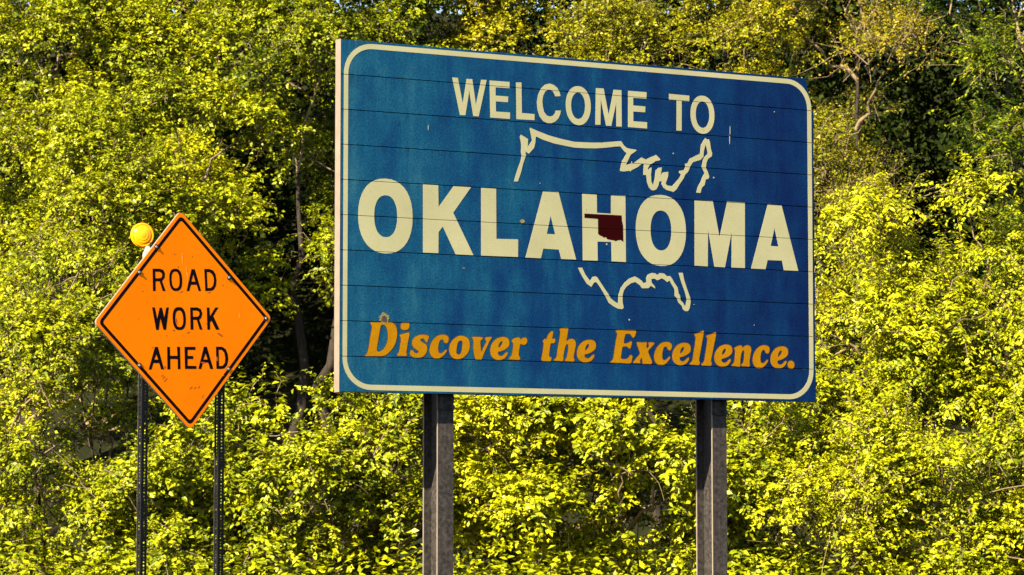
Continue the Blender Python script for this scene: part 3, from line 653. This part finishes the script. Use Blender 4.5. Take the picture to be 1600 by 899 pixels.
# ------------------------------------------------------------------ amber warning light behind the diamond's upper left edge
lx, lz = pd(-0.379, 0.676)
ny = 0.075
lx += ny * 0.73
base = dsign.matrix_basis if False else Matrix.Translation((-2.55376002, 22.15720865, 0)) @ Matrix.Rotation(TD, 4, 'Z')
lw = base @ Vector((lx, ny, lz))
light = empty('warning_light', (lw.x, lw.y, lw.z - 0.30), TD - R(20))
tag(light, 'round amber warning light on pale battery case fixed behind the orange diamond sign', 'warning light')
bm = bmesh.new()
prof = [(0.0, -0.034), (0.018, -0.0335), (0.022, -0.0315), (0.040, -0.0305), (0.044, -0.0280), (0.060, -0.0255), (0.064, -0.0225), (0.074, -0.0190), (0.077, -0.0165), (0.079, -0.0200), (0.084, -0.0205), (0.089, -0.0120), (0.090, 0.0), (0.089, 0.0120), (0.084, 0.0205), (0.076, 0.0175), (0.060, 0.0255), (0.030, 0.0310), (0.0, 0.034)]
seg = 40
rings = []
for r, y in prof:
    if r == 0: rings.append([bm.verts.new((0, y, 0.30))])
    else: rings.append([bm.verts.new((r * math.cos(2*math.pi*i/seg), y, 0.30 + r * 1.03 * math.sin(2*math.pi*i/seg))) for i in range(seg)])
for a, b in zip(rings, rings[1:]):
    for i in range(seg):
        j = (i + 1) % seg
        if len(a) == 1: bm.faces.new([a[0], b[i], b[j]])
        elif len(b) == 1: bm.faces.new([a[i], b[0], a[j]])
        else: bm.faces.new([a[i], b[i], b[j], a[j]])
lens = link('lens', bm_mesh('lens', bm), AMBER, light)
for i, p in enumerate(lens.data.polygons): p.use_smooth = False
bm = bmesh.new()
for i in range(seg):          # clamp band round the lens
    a0, a1 = 2*math.pi*i/seg, 2*math.pi*(i+1)/seg
    q = []
    for a in (a0, a1):
        for r, y in ((0.0895, -0.005), (0.0935, -0.005), (0.0935, 0.005), (0.0895, 0.005)):
            q.append(bm.verts.new((r*math.cos(a), y, 0.30 + r*1.03*math.sin(a))))
    for k in range(4):
        bm.faces.new([q[k], q[(k+1) % 4], q[4+(k+1) % 4], q[4+k]])
bmesh.ops.remove_doubles(bm, verts=bm.verts[:], dist=1e-5)
link('lens_band', bm_mesh('lens_band', bm), AMBER, light)
bm = bmesh.new()
sec0 = [(0.016, -0.030), (0.115, -0.030), (0.115, 0.045), (0.016, 0.045)]
sec1 = [(0.022, -0.020), (0.070, -0.020), (0.070, 0.030), (0.022, 0.030)]
lo = [bm.verts.new((x, y, 0.02)) for x, y in sec0]; mid = [bm.verts.new((x, y, 0.16)) for x, y in sec0]; hi = [bm.verts.new((x, y, 0.222)) for x, y in sec1]
for a, b in ((lo, mid), (mid, hi)):
    for i in range(4): bm.faces.new([a[i], a[(i+1) % 4], b[(i+1) % 4], b[i]])
bm.faces.new(lo[::-1]); bm.faces.new(hi)
bmesh.ops.bevel(bm, geom=bm.edges[:], offset=0.006, segments=2, affect='EDGES')
link('battery_case', bm_mesh('battery_case', bm), PALE, light)
bm = bmesh.new(); add_cyl(bm, (0.040, 0.004, 0.2), (0.036, 0.004, 0.236), 0.02, 0.018, 12)
add_box(bm, 0.052, 0.074, -0.026, -0.018, 0.205, 0.245, 0.002)
add_cyl(bm, (0.063, -0.026, 0.232), (0.063, -0.034, 0.232), 0.010, 0.009, 6)
link('neck', bm_mesh('neck', bm), DARK, light)

# ------------------------------------------------------------------ vegetation
BARK_DARK = mat_bark('dark_bark', (0.010, 0.008, 0.006), (0.032, 0.024, 0.018))
BARK_TAN = mat_bark('tan_twig_bark', (0.075, 0.052, 0.032), (0.20, 0.145, 0.092))
LEAF_SPRING = mat_leaf('spring_leaf', [(0.0, (0.0230, 0.0396, 0.0013)), (0.30, (0.0942, 0.1187, 0.0013)), (0.65, (0.1938, 0.2088, 0.0019)), (1.0, (0.3246, 0.3132, 0.0050))])
LEAF_GOLD = mat_leaf('young_golden_leaf', [(0.0, (0.0399, 0.0477, 0.0013)), (0.35, (0.1496, 0.1503, 0.0019)), (0.70, (0.2644, 0.2436, 0.0025)), (1.0, (0.3192, 0.2177, 0.0113))])
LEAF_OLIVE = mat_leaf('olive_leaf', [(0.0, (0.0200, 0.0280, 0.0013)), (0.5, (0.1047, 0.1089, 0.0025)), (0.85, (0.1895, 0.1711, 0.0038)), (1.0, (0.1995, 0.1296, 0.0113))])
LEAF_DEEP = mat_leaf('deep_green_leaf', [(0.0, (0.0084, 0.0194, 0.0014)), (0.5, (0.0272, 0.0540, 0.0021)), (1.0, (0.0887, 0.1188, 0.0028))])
LEAF_BRIGHT = mat_leaf('bright_shrub_leaf', [(0.0, (0.0378, 0.0575, 0.0013)), (0.35, (0.1429, 0.1648, 0.0013)), (0.75, (0.2678, 0.2711, 0.0019)), (1.0, (0.3833, 0.3562, 0.0076))])
LEAF_SHADE = mat_leaf('shade_toned_leaf', [(0.0, (0.004, 0.008, 0.001)), (0.6, (0.012, 0.019, 0.002)), (1.0, (0.040, 0.050, 0.003))], 0.1, 0.6, 0.05)  # near-black leaf tone paints in the shade inside the deeper wood

def unit(a):
    return a / np.maximum(np.linalg.norm(a, axis=-1, keepdims=True), 1e-9)

class Wood:
    """tubes gathered into one mesh"""
    def __init__(self): self.V, self.F, self.n = [], [], 0
    def tube(self, P, rad, k=5):
        P = np.asarray(P, float); rad = np.asarray(rad, float)
        T = unit(np.gradient(P, axis=0))
        ref = np.array([0.3, 1.0, 0.2]) if abs(T[0, 2]) > 0.6 else np.array([0.1, 0.2, 1.0])
        A = unit(np.cross(T, ref)); B = np.cross(T, A)
        ang = np.arange(k) * 2 * np.pi / k
        ring = P[:, None] + rad[:, None, None] * (A[:, None] * np.cos(ang)[None, :, None] + B[:, None] * np.sin(ang)[None, :, None])
        m = len(P)
        self.V.append(ring.reshape(-1, 3))
        i = np.arange(m - 1)[:, None] * k; j = np.arange(k)[None]
        a = i + j; b = i + (j + 1) % k
        self.F.append(np.stack([a, b, b + k, a + k], -1).reshape(-1, 4) + self.n)
        self.n += m * k
    def build(self, name, mat, parent):
        if not self.V: return None
        me = np_mesh(name, np.vstack(self.V), np.vstack(self.F), 4)
        me.polygons.foreach_set('use_smooth', np.ones(len(me.polygons), dtype=bool))
        return link(name, me, mat, parent)

def wander(p0, p1, n, amp):
    t = np.linspace(0, 1, n)[:, None]
    P = p0 + (p1 - p0) * t
    J = rng.normal(0, amp, (n, 3)); J[0] = 0; J[-1] = 0
    return P + J * np.sin(t * np.pi)

def leaf_mesh(name, base, axis, nrm, ln, wd, tint, six):
    """one folded leaf per row: 4 (or 6) corners, real pitch along the midrib"""
    side = unit(np.cross(nrm, axis)); up = np.cross(axis, side)
    n = len(base)
    L = ln[:, None]; Wd = wd[:, None]
    if six:
        tip = base + axis * L - up * L * 0.16
        V = np.stack([base, base + axis * L * 0.30 + side * Wd * 0.46 + up * Wd * 0.16, base + axis * L * 0.68 + side * Wd * 0.36 + up * Wd * 0.10 - up * L * 0.05, tip,
                      base + axis * L * 0.68 - side * Wd * 0.36 + up * Wd * 0.10 - up * L * 0.05, base + axis * L * 0.30 - side * Wd * 0.46 + up * Wd * 0.16], 1).reshape(-1, 3)
        i = np.arange(n)[:, None] * 6
        F = np.concatenate([i + np.array([[0, 1, 2, 3]]), i + np.array([[0, 3, 4, 5]])], 1).reshape(-1, 4)
        tt = np.repeat(tint, 2)
    else:
        V = np.stack([base, base + axis * L * 0.45 + side * Wd * 0.5 + up * Wd * 0.12, base + axis * L - up * L * 0.12, base + axis * L * 0.45 - side * Wd * 0.5 + up * Wd * 0.12], 1).reshape(-1, 3)
        F = np.arange(n * 4).reshape(-1, 4); tt = tint
    me = np_mesh(name, V, F, 4)
    at = me.attributes.new('tint', 'FLOAT', 'FACE')
    at.data.foreach_set('value', tt.astype(np.float32))
    return me

def foliage(lobes, style, wood):
    """sprays of leaves on the lobes. lobe = (centre, radius, tint shift). returns leaf arrays"""
    C = np.array([l[0] for l in lobes]); Rd = np.array([l[1] for l in lobes]); TS = np.array([l[2] for l in lobes])
    per = style['sprays']
    cnt = np.maximum(3, (per * (Rd / 0.6) ** 2 * rng.uniform(0.75, 1.25, len(Rd)))).astype(int)
    idx = np.repeat(np.arange(len(C)), cnt)
    n = len(idx)
    d = unit(rng.normal(0, 1, (n, 3)))
    d[:, 1] -= style.get('front', 0.55)          # the side towards the road carries most of the leaves
    d[:, 2] += 0.58; d[:, 0] -= 0.18
    d = unit(d)
    r = Rd[idx] * np.where(rng.random(n) < 0.8, rng.uniform(0.80, 1.08, n), rng.uniform(0.3, 0.8, n))
    squash = np.array([1.0, 1.0, style.get('squash', 0.8)])
    p0 = C[idx] + d * r[:, None] * squash
    g = unit(d * 0.9 + np.array([0, 0, style.get('lift', 0.25)]) + rng.normal(0, 0.45, (n, 3)))
    SL = style['spray_len'] * rng.uniform(0.6, 1.3, n)
    k = style['per']
    t = (np.arange(k) + 0.6) / k
    T = np.broadcast_to(t, (n, k))
    droop = style['droop']
    P = p0[:, None] + g[:, None] * (SL[:, None] * T)[..., None]
    P[..., 2] -= droop * SL[:, None] * T ** 2
    ax = unit(g[:, None] - np.array([0, 0, 1.0]) * (2 * droop * T)[..., None])
    sd = unit(np.cross(ax, np.array([0, 0, 1.0]) + rng.normal(0, 0.15, (n, 1, 3))))
    sgn = np.where(np.arange(k) % 2 == 0, 1.0, -1.0)[None, :, None]
    spread = style['spread']
    la = unit(ax * (1 - spread * 0.55) + sd * sgn * spread + rng.normal(0, style['jit'], (n, k, 3)) - np.array([0, 0, style['hang']]))
    nr = unit(np.array([-0.18, -0.30, 1.0]) + d[:, None] * 0.55 + rng.normal(0, style['tumble'], (n, k, 3)))
    nr = unit(nr - la * np.sum(nr * la, -1, keepdims=True))
    ln = style['leaf'] * rng.uniform(0.5, 1.3, (n, k)) * (1.0 - 0.25 * T) * rng.uniform(0.8, 1.25, len(C))[idx][:, None]
    wd = ln * style['aspect'] * rng.uniform(0.85, 1.15, (n, k))
    tint = np.clip(0.45 + TS[idx][:, None] + rng.normal(0, 0.10, (n, 1)) + rng.normal(0, 0.20, (n, k)), 0, 1)
    P = P + rng.normal(0, style['leaf'] * 0.25, P.shape)
    # some of the sprays show the twig they grow on
    for s in rng.choice(n, int(n * style.get('twigs', 0.12)), replace=False):
        q0 = p0[s] - (g[s] + rng.normal(0, 0.35, 3)) * rng.uniform(0.1, 0.4)
        tt = np.array([0.25, 0.6, 1.0])[:, None]
        q = np.vstack([q0, p0[s] + g[s] * SL[s] * tt - np.array([0, 0, 1.0]) * droop * SL[s] * tt ** 2])
        q[1:] += rng.normal(0, 0.035, (3, 3))
        wood.tube(q, np.array([0.0075, 0.006, 0.0042, 0.0022]) * style.get('twig_r', 1.0) * rng.uniform(0.6, 1.3), 3)
    return P.reshape(-1, 3), la.reshape(-1, 3), nr.reshape(-1, 3), ln.ravel(), wd.ravel(), tint.ravel()

STYLES = {
    'broad':  dict(sprays=105, per=12, spray_len=0.23, droop=0.35, spread=0.85, jit=0.35, hang=0.25, tumble=0.42, leaf=0.074, aspect=0.62, twigs=0.03),
    'fine':   dict(sprays=160, per=11, spray_len=0.22, droop=0.20, spread=0.80, jit=0.40, hang=0.15, tumble=0.50, leaf=0.058, aspect=0.62, twigs=0.04),
    'twiggy': dict(sprays=115, per=10, spray_len=0.34, droop=0.12, spread=0.80, jit=0.40, hang=0.15, tumble=0.55, leaf=0.052, aspect=0.60, twigs=0.26, twig_r=0.95),
    'pinnate': dict(sprays=95, per=16, spray_len=0.46, droop=0.55, spread=0.95, jit=0.15, hang=0.40, tumble=0.30, leaf=0.085, aspect=0.42, twigs=0.05, squash=0.72),
    'shrub':  dict(sprays=105, per=12, spray_len=0.26, droop=0.35, spread=0.85, jit=0.32, hang=0.30, tumble=0.38, leaf=0.078, aspect=0.66, twigs=0.05, six=True),
    'viny':   dict(sprays=130, per=12, spray_len=0.25, droop=0.40, spread=0.85, jit=0.40, hang=0.25, tumble=0.45, leaf=0.068, aspect=0.62, twigs=0.10, twig_r=1.2),
}
N_LEAF = 0
N_PLANT = 0
def leaf_sets(lobes, st, wood):
    """the dense sprays, plus a few long arching shoots that break the outline"""
    A = foliage(lobes, st, wood)
    sh = dict(st, sprays=st['sprays'] * 0.10, per=st['per'] * 2, spray_len=st['spray_len'] * 2.1, lift=0.55, droop=st['droop'] * 0.8, twigs=0.5)
    B = foliage(lobes, sh, wood)
    return [np.concatenate([a, b]) for a, b in zip(A, B)]

def plant(name, label, cat, group, x, y, zc, rx, rz, n, style, leafmat, bark=None, trunk_r=0.10, ry=None, skip=None, tint=0.0, dens=1.0, stems=1, limb_r=0.030, lean=0.0, mass=(0.55, 0.95), per_mass=8, leaf=1.0, seed=0):
    """a tree or shrub: trunk(s), branches and a leafy crown of many uneven lobes"""
    global N_LEAF, N_PLANT, rng
    N_PLANT += 1
    rng = np.random.default_rng(seed if seed else 400 + N_PLANT)
    st = dict(STYLES[style]); st['sprays'] *= dens / leaf ** 1.2; st['leaf'] *= leaf
    ry = ry or rx * 0.8
    gz = float(ground_height(np.array(x), np.array(y)))
    root = empty(name, (x, y, gz))
    tag(root, label, cat, group)
    o = np.array([x, y, gz])
    trunk, wood = Wood(), Wood()
    zc_l = zc - gz
    top = zc_l + rz * 0.35
    tr = []
    for s in range(stems):
        off = np.array([rng.normal(0, 0.16), rng.normal(0, 0.12), 0]) * (stems > 1)
        ptop = np.array([lean + rng.normal(0, 0.12 + 0.35 * rx * (stems > 1)), rng.normal(0, 0.1), top * rng.uniform(0.9, 1.0)])
        P = wander(np.array([0, 0, -0.25]) + off, ptop, 12, 0.07 + 0.06 * (trunk_r > 0.08))
        rr = trunk_r * (1 - 0.78 * np.linspace(0, 1, 12)) * rng.uniform(0.8, 1.1)
        trunk.tube(P, rr, 8); tr.append(P)
    # big rounded masses first, then smaller lobes over the upper, outer side of each mass
    masses, lobes = [], []
    nm = max(3, int(round(n / per_mass)))
    tries = 0
    while len(masses) < nm and tries < nm * 60:
        tries += 1
        dv = unit(rng.normal(0, 1, 3)); rad = rng.uniform(0.12, 1.0) ** 0.5
        c = np.array([0, 0, zc_l]) + dv * rad * np.array([rx, ry, rz])
        if c[2] < 0.25: continue
        w = c + o
        if skip is not None and skip(w[0] / w[1] * 4436 + 800, 798 - (w[2] - EYE) / w[1] * 4436): continue
        mr = rng.uniform(*mass)
        if any(np.linalg.norm((c - q[0]) * np.array([1, 0.6, 1])) < 0.60 * (mr + q[1]) * (1 - 0.4 * tries / (nm * 60)) for q in masses): continue
        masses.append((c, mr, tint + rng.normal(0, 0.10)))
    for c, mr, ts in masses:
        for _ in range(max(4, int(per_mass * (mr / np.mean(mass)) ** 2))):
            dv = unit(rng.normal(0, 1, 3) + np.array([-0.20, -0.50, 0.80]))
            q = c + dv * mr * rng.uniform(0.55, 1.0) * np.array([1, 1, 0.85])
            if q[2] < 0.1: continue
            lobes.append((q, mr * rng.uniform(0.34, 0.58), ts + rng.normal(0, 0.06)))
    for c, lr, _ in masses:
        P = tr[rng.integers(len(tr))]
        zt = max(c[2] - rng.uniform(0.5, 1.0) * np.hypot(c[0], c[1]) - 0.2, 0.15 * zc_l)
        a = P[np.argmin(np.abs(P[:, 2] - zt))]
        L = np.linalg.norm(c - a)
        Q = wander(a, c, 7, 0.05 * L + 0.02); Q[1:-1, 2] -= 0.06 * L * np.sin(np.linspace(0, np.pi, 7)[1:-1])
        wood.tube(Q, np.linspace(limb_r, 0.009, 7) * rng.uniform(0.7, 1.2), 5)
    if trunk_r < 0.06:                     # bare dead canes and vines leaning out of the shrub
        for _ in range(9):
            c, mr, _t = masses[rng.integers(len(masses))]
            a = c + np.array([rng.normal(0, 0.2), -mr * rng.uniform(0.5, 1.0), -mr * rng.uniform(0.2, 0.9)])
            L = rng.uniform(0.5, 1.3)
            dv = unit(np.array([rng.normal(0, 0.7), rng.uniform(-0.5, 0.1), rng.uniform(0.3, 1.0)]))
            tt = np.linspace(0, 1, 8)[:, None]
            Q = a + dv * L * tt + np.array([rng.normal(0, 0.25), -0.05, -rng.uniform(0.1, 0.6)]) * L * tt ** 2 + rng.normal(0, 0.012, (8, 3))
            wood.tube(Q, np.linspace(0.0085, 0.003, 8) * rng.uniform(0.7, 1.2), 4)
    arr = leaf_sets(lobes, st, wood)
    N_LEAF += len(arr[0])
    trunk.build('trunk', BARK_DARK if bark is None else bark, root)
    tag(wood.build('branches', BARK_TAN if bark is None else bark, root), kind='stuff')
    me = leaf_mesh('crown', *arr, st.get('six', False))
    tag(link('crown', me, leafmat, root), kind='stuff')
    return root

def hole(*rects):
    """keep lobes' centres out of the given openings (picked as gaps in this tree's crown)"""
    return lambda px, py: any(a < px < b and c < py < d for a, b, c, d in rects)

BACK = 'tall trees at the back of the wood'
MID = 'middle trees of the wood'
FRONT = 'leafy shrubs along the wood edge'
# ---- tall back row
B = dict(mass=(0.75, 1.25), per_mass=9, trunk_r=0.14, limb_r=0.04)
plant('tree', 'tall yellow-green tree filling the top left corner of the photo', 'tree', BACK, -7.8, 46.5, 8.3, 2.5, 3.7, 95, 'broad', LEAF_SPRING, tint=0.10, skip=hole((15, 75, 20, 100), (120, 170, 110, 170)), **B)
plant('tree', 'tall full-leaved tree above and left of the amber warning light', 'tree', BACK, -4.8, 45.5, 8.3, 2.5, 3.7, 100, 'broad', LEAF_SPRING, tint=0.13, skip=hole((235, 310, 60, 130), (120, 175, 110, 170), (385, 560, 190, 640)), **B)
plant('tree', 'dark-limbed tree rising behind the top left corner of the blue sign', 'tree', BACK, -2.3, 47.0, 8.3, 1.7, 3.7, 72, 'broad', LEAF_SPRING, tint=-0.12, skip=hole((670, 765, -90, 80)), **B)
plant('tree', 'fine-leaved golden tree just above the word WELCOME', 'tree', BACK, 1.0, 46.0, 8.3, 2.0, 3.7, 54, 'fine', LEAF_GOLD, tint=0.05, skip=hole((560, 750, -90, 70)), **B)
plant('tree', 'golden twiggy tree above the right part of the blue sign', 'tree', BACK, 3.5, 45.0, 8.3, 1.9, 3.7, 66, 'fine', LEAF_GOLD, tint=-0.02, dens=0.9, **B)
plant('tree', 'thin olive tree with pale bare limbs right of the sign\'s cut corner', 'tree', BACK, 5.4, 43.5, 7.6, 1.6, 3.8, 95, 'twiggy', LEAF_OLIVE, tint=0.08, skip=hole((1395, 1600, 40, 400)), mass=(0.6, 1.0), per_mass=8, limb_r=0.042)
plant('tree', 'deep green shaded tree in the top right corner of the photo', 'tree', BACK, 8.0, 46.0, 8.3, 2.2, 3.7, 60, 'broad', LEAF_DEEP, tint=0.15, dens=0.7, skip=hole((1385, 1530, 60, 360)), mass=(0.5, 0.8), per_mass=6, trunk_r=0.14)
# ---- middle row
plant('tree', 'leafy tree at the left edge level with the diamond sign', 'tree', MID, -6.9, 41.0, 5.0, 1.9, 2.1, 95, 'viny', LEAF_SPRING, skip=hole((0, 70, 540, 650)), mass=(0.55, 0.95))
plant('tree', 'bushy tree directly behind the diamond sign and its amber light', 'tree', MID, -4.8, 41.5, 6.0, 1.5, 1.8, 75, 'broad', LEAF_SPRING, tint=0.06, skip=hole((180, 240, 390, 430), (385, 560, 260, 640)))
plant('tree', 'open tree with dark forked trunks between the diamond and the blue sign', 'tree', MID, -2.9, 42.0, 6.4, 1.1, 2.3, 42, 'viny', LEAF_SPRING, tint=-0.08, stems=3, trunk_r=0.13, dens=0.8, mass=(0.35, 0.6), skip=hole((360, 520, 300, 620)))
plant('tree', 'tree hidden behind the left half of the blue sign', 'tree', MID, -0.6, 43.0, 5.6, 1.6, 2.0, 45, 'broad', LEAF_SPRING, dens=0.55)
plant('tree', 'tree hidden behind the right half of the blue sign', 'tree', MID, 2.2, 43.0, 5.6, 1.6, 2.0, 45, 'broad', LEAF_SPRING, dens=0.55)
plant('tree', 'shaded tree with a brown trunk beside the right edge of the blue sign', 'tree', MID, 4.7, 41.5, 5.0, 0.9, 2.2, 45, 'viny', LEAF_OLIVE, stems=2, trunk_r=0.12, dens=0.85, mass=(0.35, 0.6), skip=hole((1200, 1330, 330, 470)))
plant('tree', 'dark green tree with hanging feathery leaves at the right edge', 'tree', MID, 7.4, 40.0, 6.9, 1.1, 2.9, 58, 'pinnate', LEAF_SPRING, tint=-0.24, mass=(0.3, 0.55), dens=0.9, skip=hole((1360, 1500, -400, 330), (1500, 1560, 40, 150), (1400, 1540, 280, 380)))
# ---- shrubs of the wood edge
S = dict(stems=3, trunk_r=0.035, mass=(0.30, 0.68), per_mass=7, ry=1.2)
plant('shrub', 'tangled shrub in the bottom left corner', 'shrub', FRONT, -6.1, 35.5, 2.1, 1.25, 1.6, 110, 'viny', LEAF_SPRING, tint=0.08, seed=901, **S)
plant('shrub', 'viny shrub left of the diamond sign\'s lower corner', 'shrub', FRONT, -5.3, 37.0, 3.6, 1.1, 1.4, 85, 'viny', LEAF_SPRING, tint=0.03, seed=902, **S)
plant('shrub', 'low bright shrub at the foot of the two perforated posts', 'shrub', FRONT, -4.0, 34.5, 1.2, 1.25, 0.85, 70, 'shrub', LEAF_BRIGHT, skip=hole((225, 335, 0, 780)), **S)
plant('shrub', 'large-leaved bright shrub right of the perforated posts', 'shrub', FRONT, -3.45, 35.5, 1.9, 0.55, 1.05, 42, 'shrub', LEAF_BRIGHT, leaf=1.2, tint=-0.05, skip=hole((415, 999, 0, 999)), **S)
plant('shrub', 'bright leafy shrub under the lower left corner of the blue sign', 'shrub', FRONT, -1.75, 35.0, 2.05, 0.95, 1.45, 95, 'shrub', LEAF_BRIGHT, skip=hole((0, 480, 0, 999), (0, 540, 0, 650)), **S)
plant('shrub', 'bright leafy shrub right beside the left steel post', 'shrub', FRONT, -0.1, 35.3, 2.05, 1.0, 1.45, 85, 'broad', LEAF_SPRING, tint=0.22, leaf=1.15, **S)
plant('shrub', 'bright leafy shrub midway between the two steel posts', 'shrub', FRONT, 1.3, 34.8, 2.05, 1.0, 1.45, 95, 'shrub', LEAF_BRIGHT, tint=0.04, leaf=1.1, **S)
plant('shrub', 'green shrub right beside the right steel post', 'shrub', FRONT, 2.9, 35.0, 1.8, 0.95, 1.25, 85, 'broad', LEAF_SPRING, tint=0.10, leaf=1.2, **S)
plant('shrub', 'tall feathery yellow-green shrub right of the blue sign', 'shrub', FRONT, 4.7, 37.0, 3.6, 1.15, 1.9, 120, 'pinnate', LEAF_BRIGHT, tint=0.03, **S)
plant('shrub', 'large feathery yellow-green shrub at the right edge', 'shrub', FRONT, 6.3, 36.5, 3.5, 1.25, 2.1, 125, 'pinnate', LEAF_BRIGHT, tint=0.05, **S)
plant('shrub', 'low spreading shrub right of the right steel post', 'shrub', FRONT, 4.3, 34.5, 1.6, 1.0, 1.1, 95, 'viny', LEAF_SPRING, tint=0.30, leaf=0.9, **S)
plant('shrub', 'low spreading shrub in the bottom right corner', 'shrub', FRONT, 5.9, 34.0, 1.5, 1.1, 1.1, 100, 'viny', LEAF_BRIGHT, tint=0.0, **S)

# ---- the deeper wood behind, one mass
def deep_wood():
    """rows of far crowns; open sky shows only through a few gaps"""
    global rng
    rng = np.random.default_rng(77)
    cl = 2500
    cx, cy = rng.uniform(-14, 14, cl), rng.uniform(50, 60, cl)
    gz = ground_height(cx, cy) + 0.3
    C = np.stack([cx, cy, gz + (15.5 - gz) * rng.uniform(0, 1, cl)], 1)
    px = C[:, 0] / C[:, 1] * 4436 + 800; py = 798 - (C[:, 2] - EYE) / C[:, 1] * 4436
    gap = ((px > 695) & (px < 738) & (py < 62)) | ((px < 72) & (py < 100) & (px > 8)) | ((px > 575) & (px < 615) & (py < 30))
    C = C[~gap]
    per = 120
    n = len(C) * per
    idx = np.repeat(np.arange(len(C)), per)
    P = C[idx] + unit(rng.normal(0, 1, (n, 3))) * (rng.uniform(0.2, 1.0, n) ** 0.5)[:, None] * np.array([0.85, 0.7, 0.75]) * rng.uniform(0.6, 1.1, len(C))[idx][:, None]
    la = unit(rng.normal(0, 1, (n, 3)) + np.array([0, 0, -0.4]))
    nr = unit(np.array([-0.2, -0.5, 0.8]) + rng.normal(0, 0.5, (n, 3))); nr = unit(nr - la * np.sum(nr * la, -1, keepdims=True))
    ln = rng.uniform(0.10, 0.17, n)
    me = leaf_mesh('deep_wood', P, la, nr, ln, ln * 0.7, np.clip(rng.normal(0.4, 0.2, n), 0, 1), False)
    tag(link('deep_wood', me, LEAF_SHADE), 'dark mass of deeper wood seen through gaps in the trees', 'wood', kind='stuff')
deep_wood()
def undergrowth():
    """knee-high weeds and seedlings along the wood edge"""
    global rng
    rng = np.random.default_rng(78)
    n = 5200
    x = rng.uniform(-8.5, 8.5, n); y = rng.uniform(32.6, 37.5, n)
    z = ground_height(x, y)
    h = rng.uniform(0.45, 1.2, n) * np.where(rng.random(n) < 0.2, 1.25, 1.0)
    k = 13
    t = (np.arange(k) + 1.0) / k
    lean = rng.normal(0, 0.22, (n, 2))
    P = np.stack([x[:, None] + lean[:, :1] * t ** 2 * h[:, None], y[:, None] + lean[:, 1:] * t ** 2 * h[:, None], z[:, None] + h[:, None] * t], -1)
    la = unit(rng.normal(0, 1, (n, k, 3)) * np.array([1, 1, 0.3]) + np.array([0, 0, 0.15]))
    nr = unit(np.array([-0.15, -0.3, 1.0]) + rng.normal(0, 0.35, (n, k, 3))); nr = unit(nr - la * np.sum(nr * la, -1, keepdims=True))
    ln = rng.uniform(0.06, 0.13, (n, k))
    tint = np.clip(0.45 + rng.normal(0, 0.15, (n, 1)) + rng.normal(0, 0.1, (n, k)), 0, 1)
    me = leaf_mesh('undergrowth', P.reshape(-1, 3), la.reshape(-1, 3), nr.reshape(-1, 3), ln.ravel(), ln.ravel() * 0.5, tint.ravel(), False)
    tag(link('undergrowth', me, LEAF_BRIGHT), 'knee-high weeds along the foot of the shrubs', 'weeds', kind='stuff')
undergrowth()
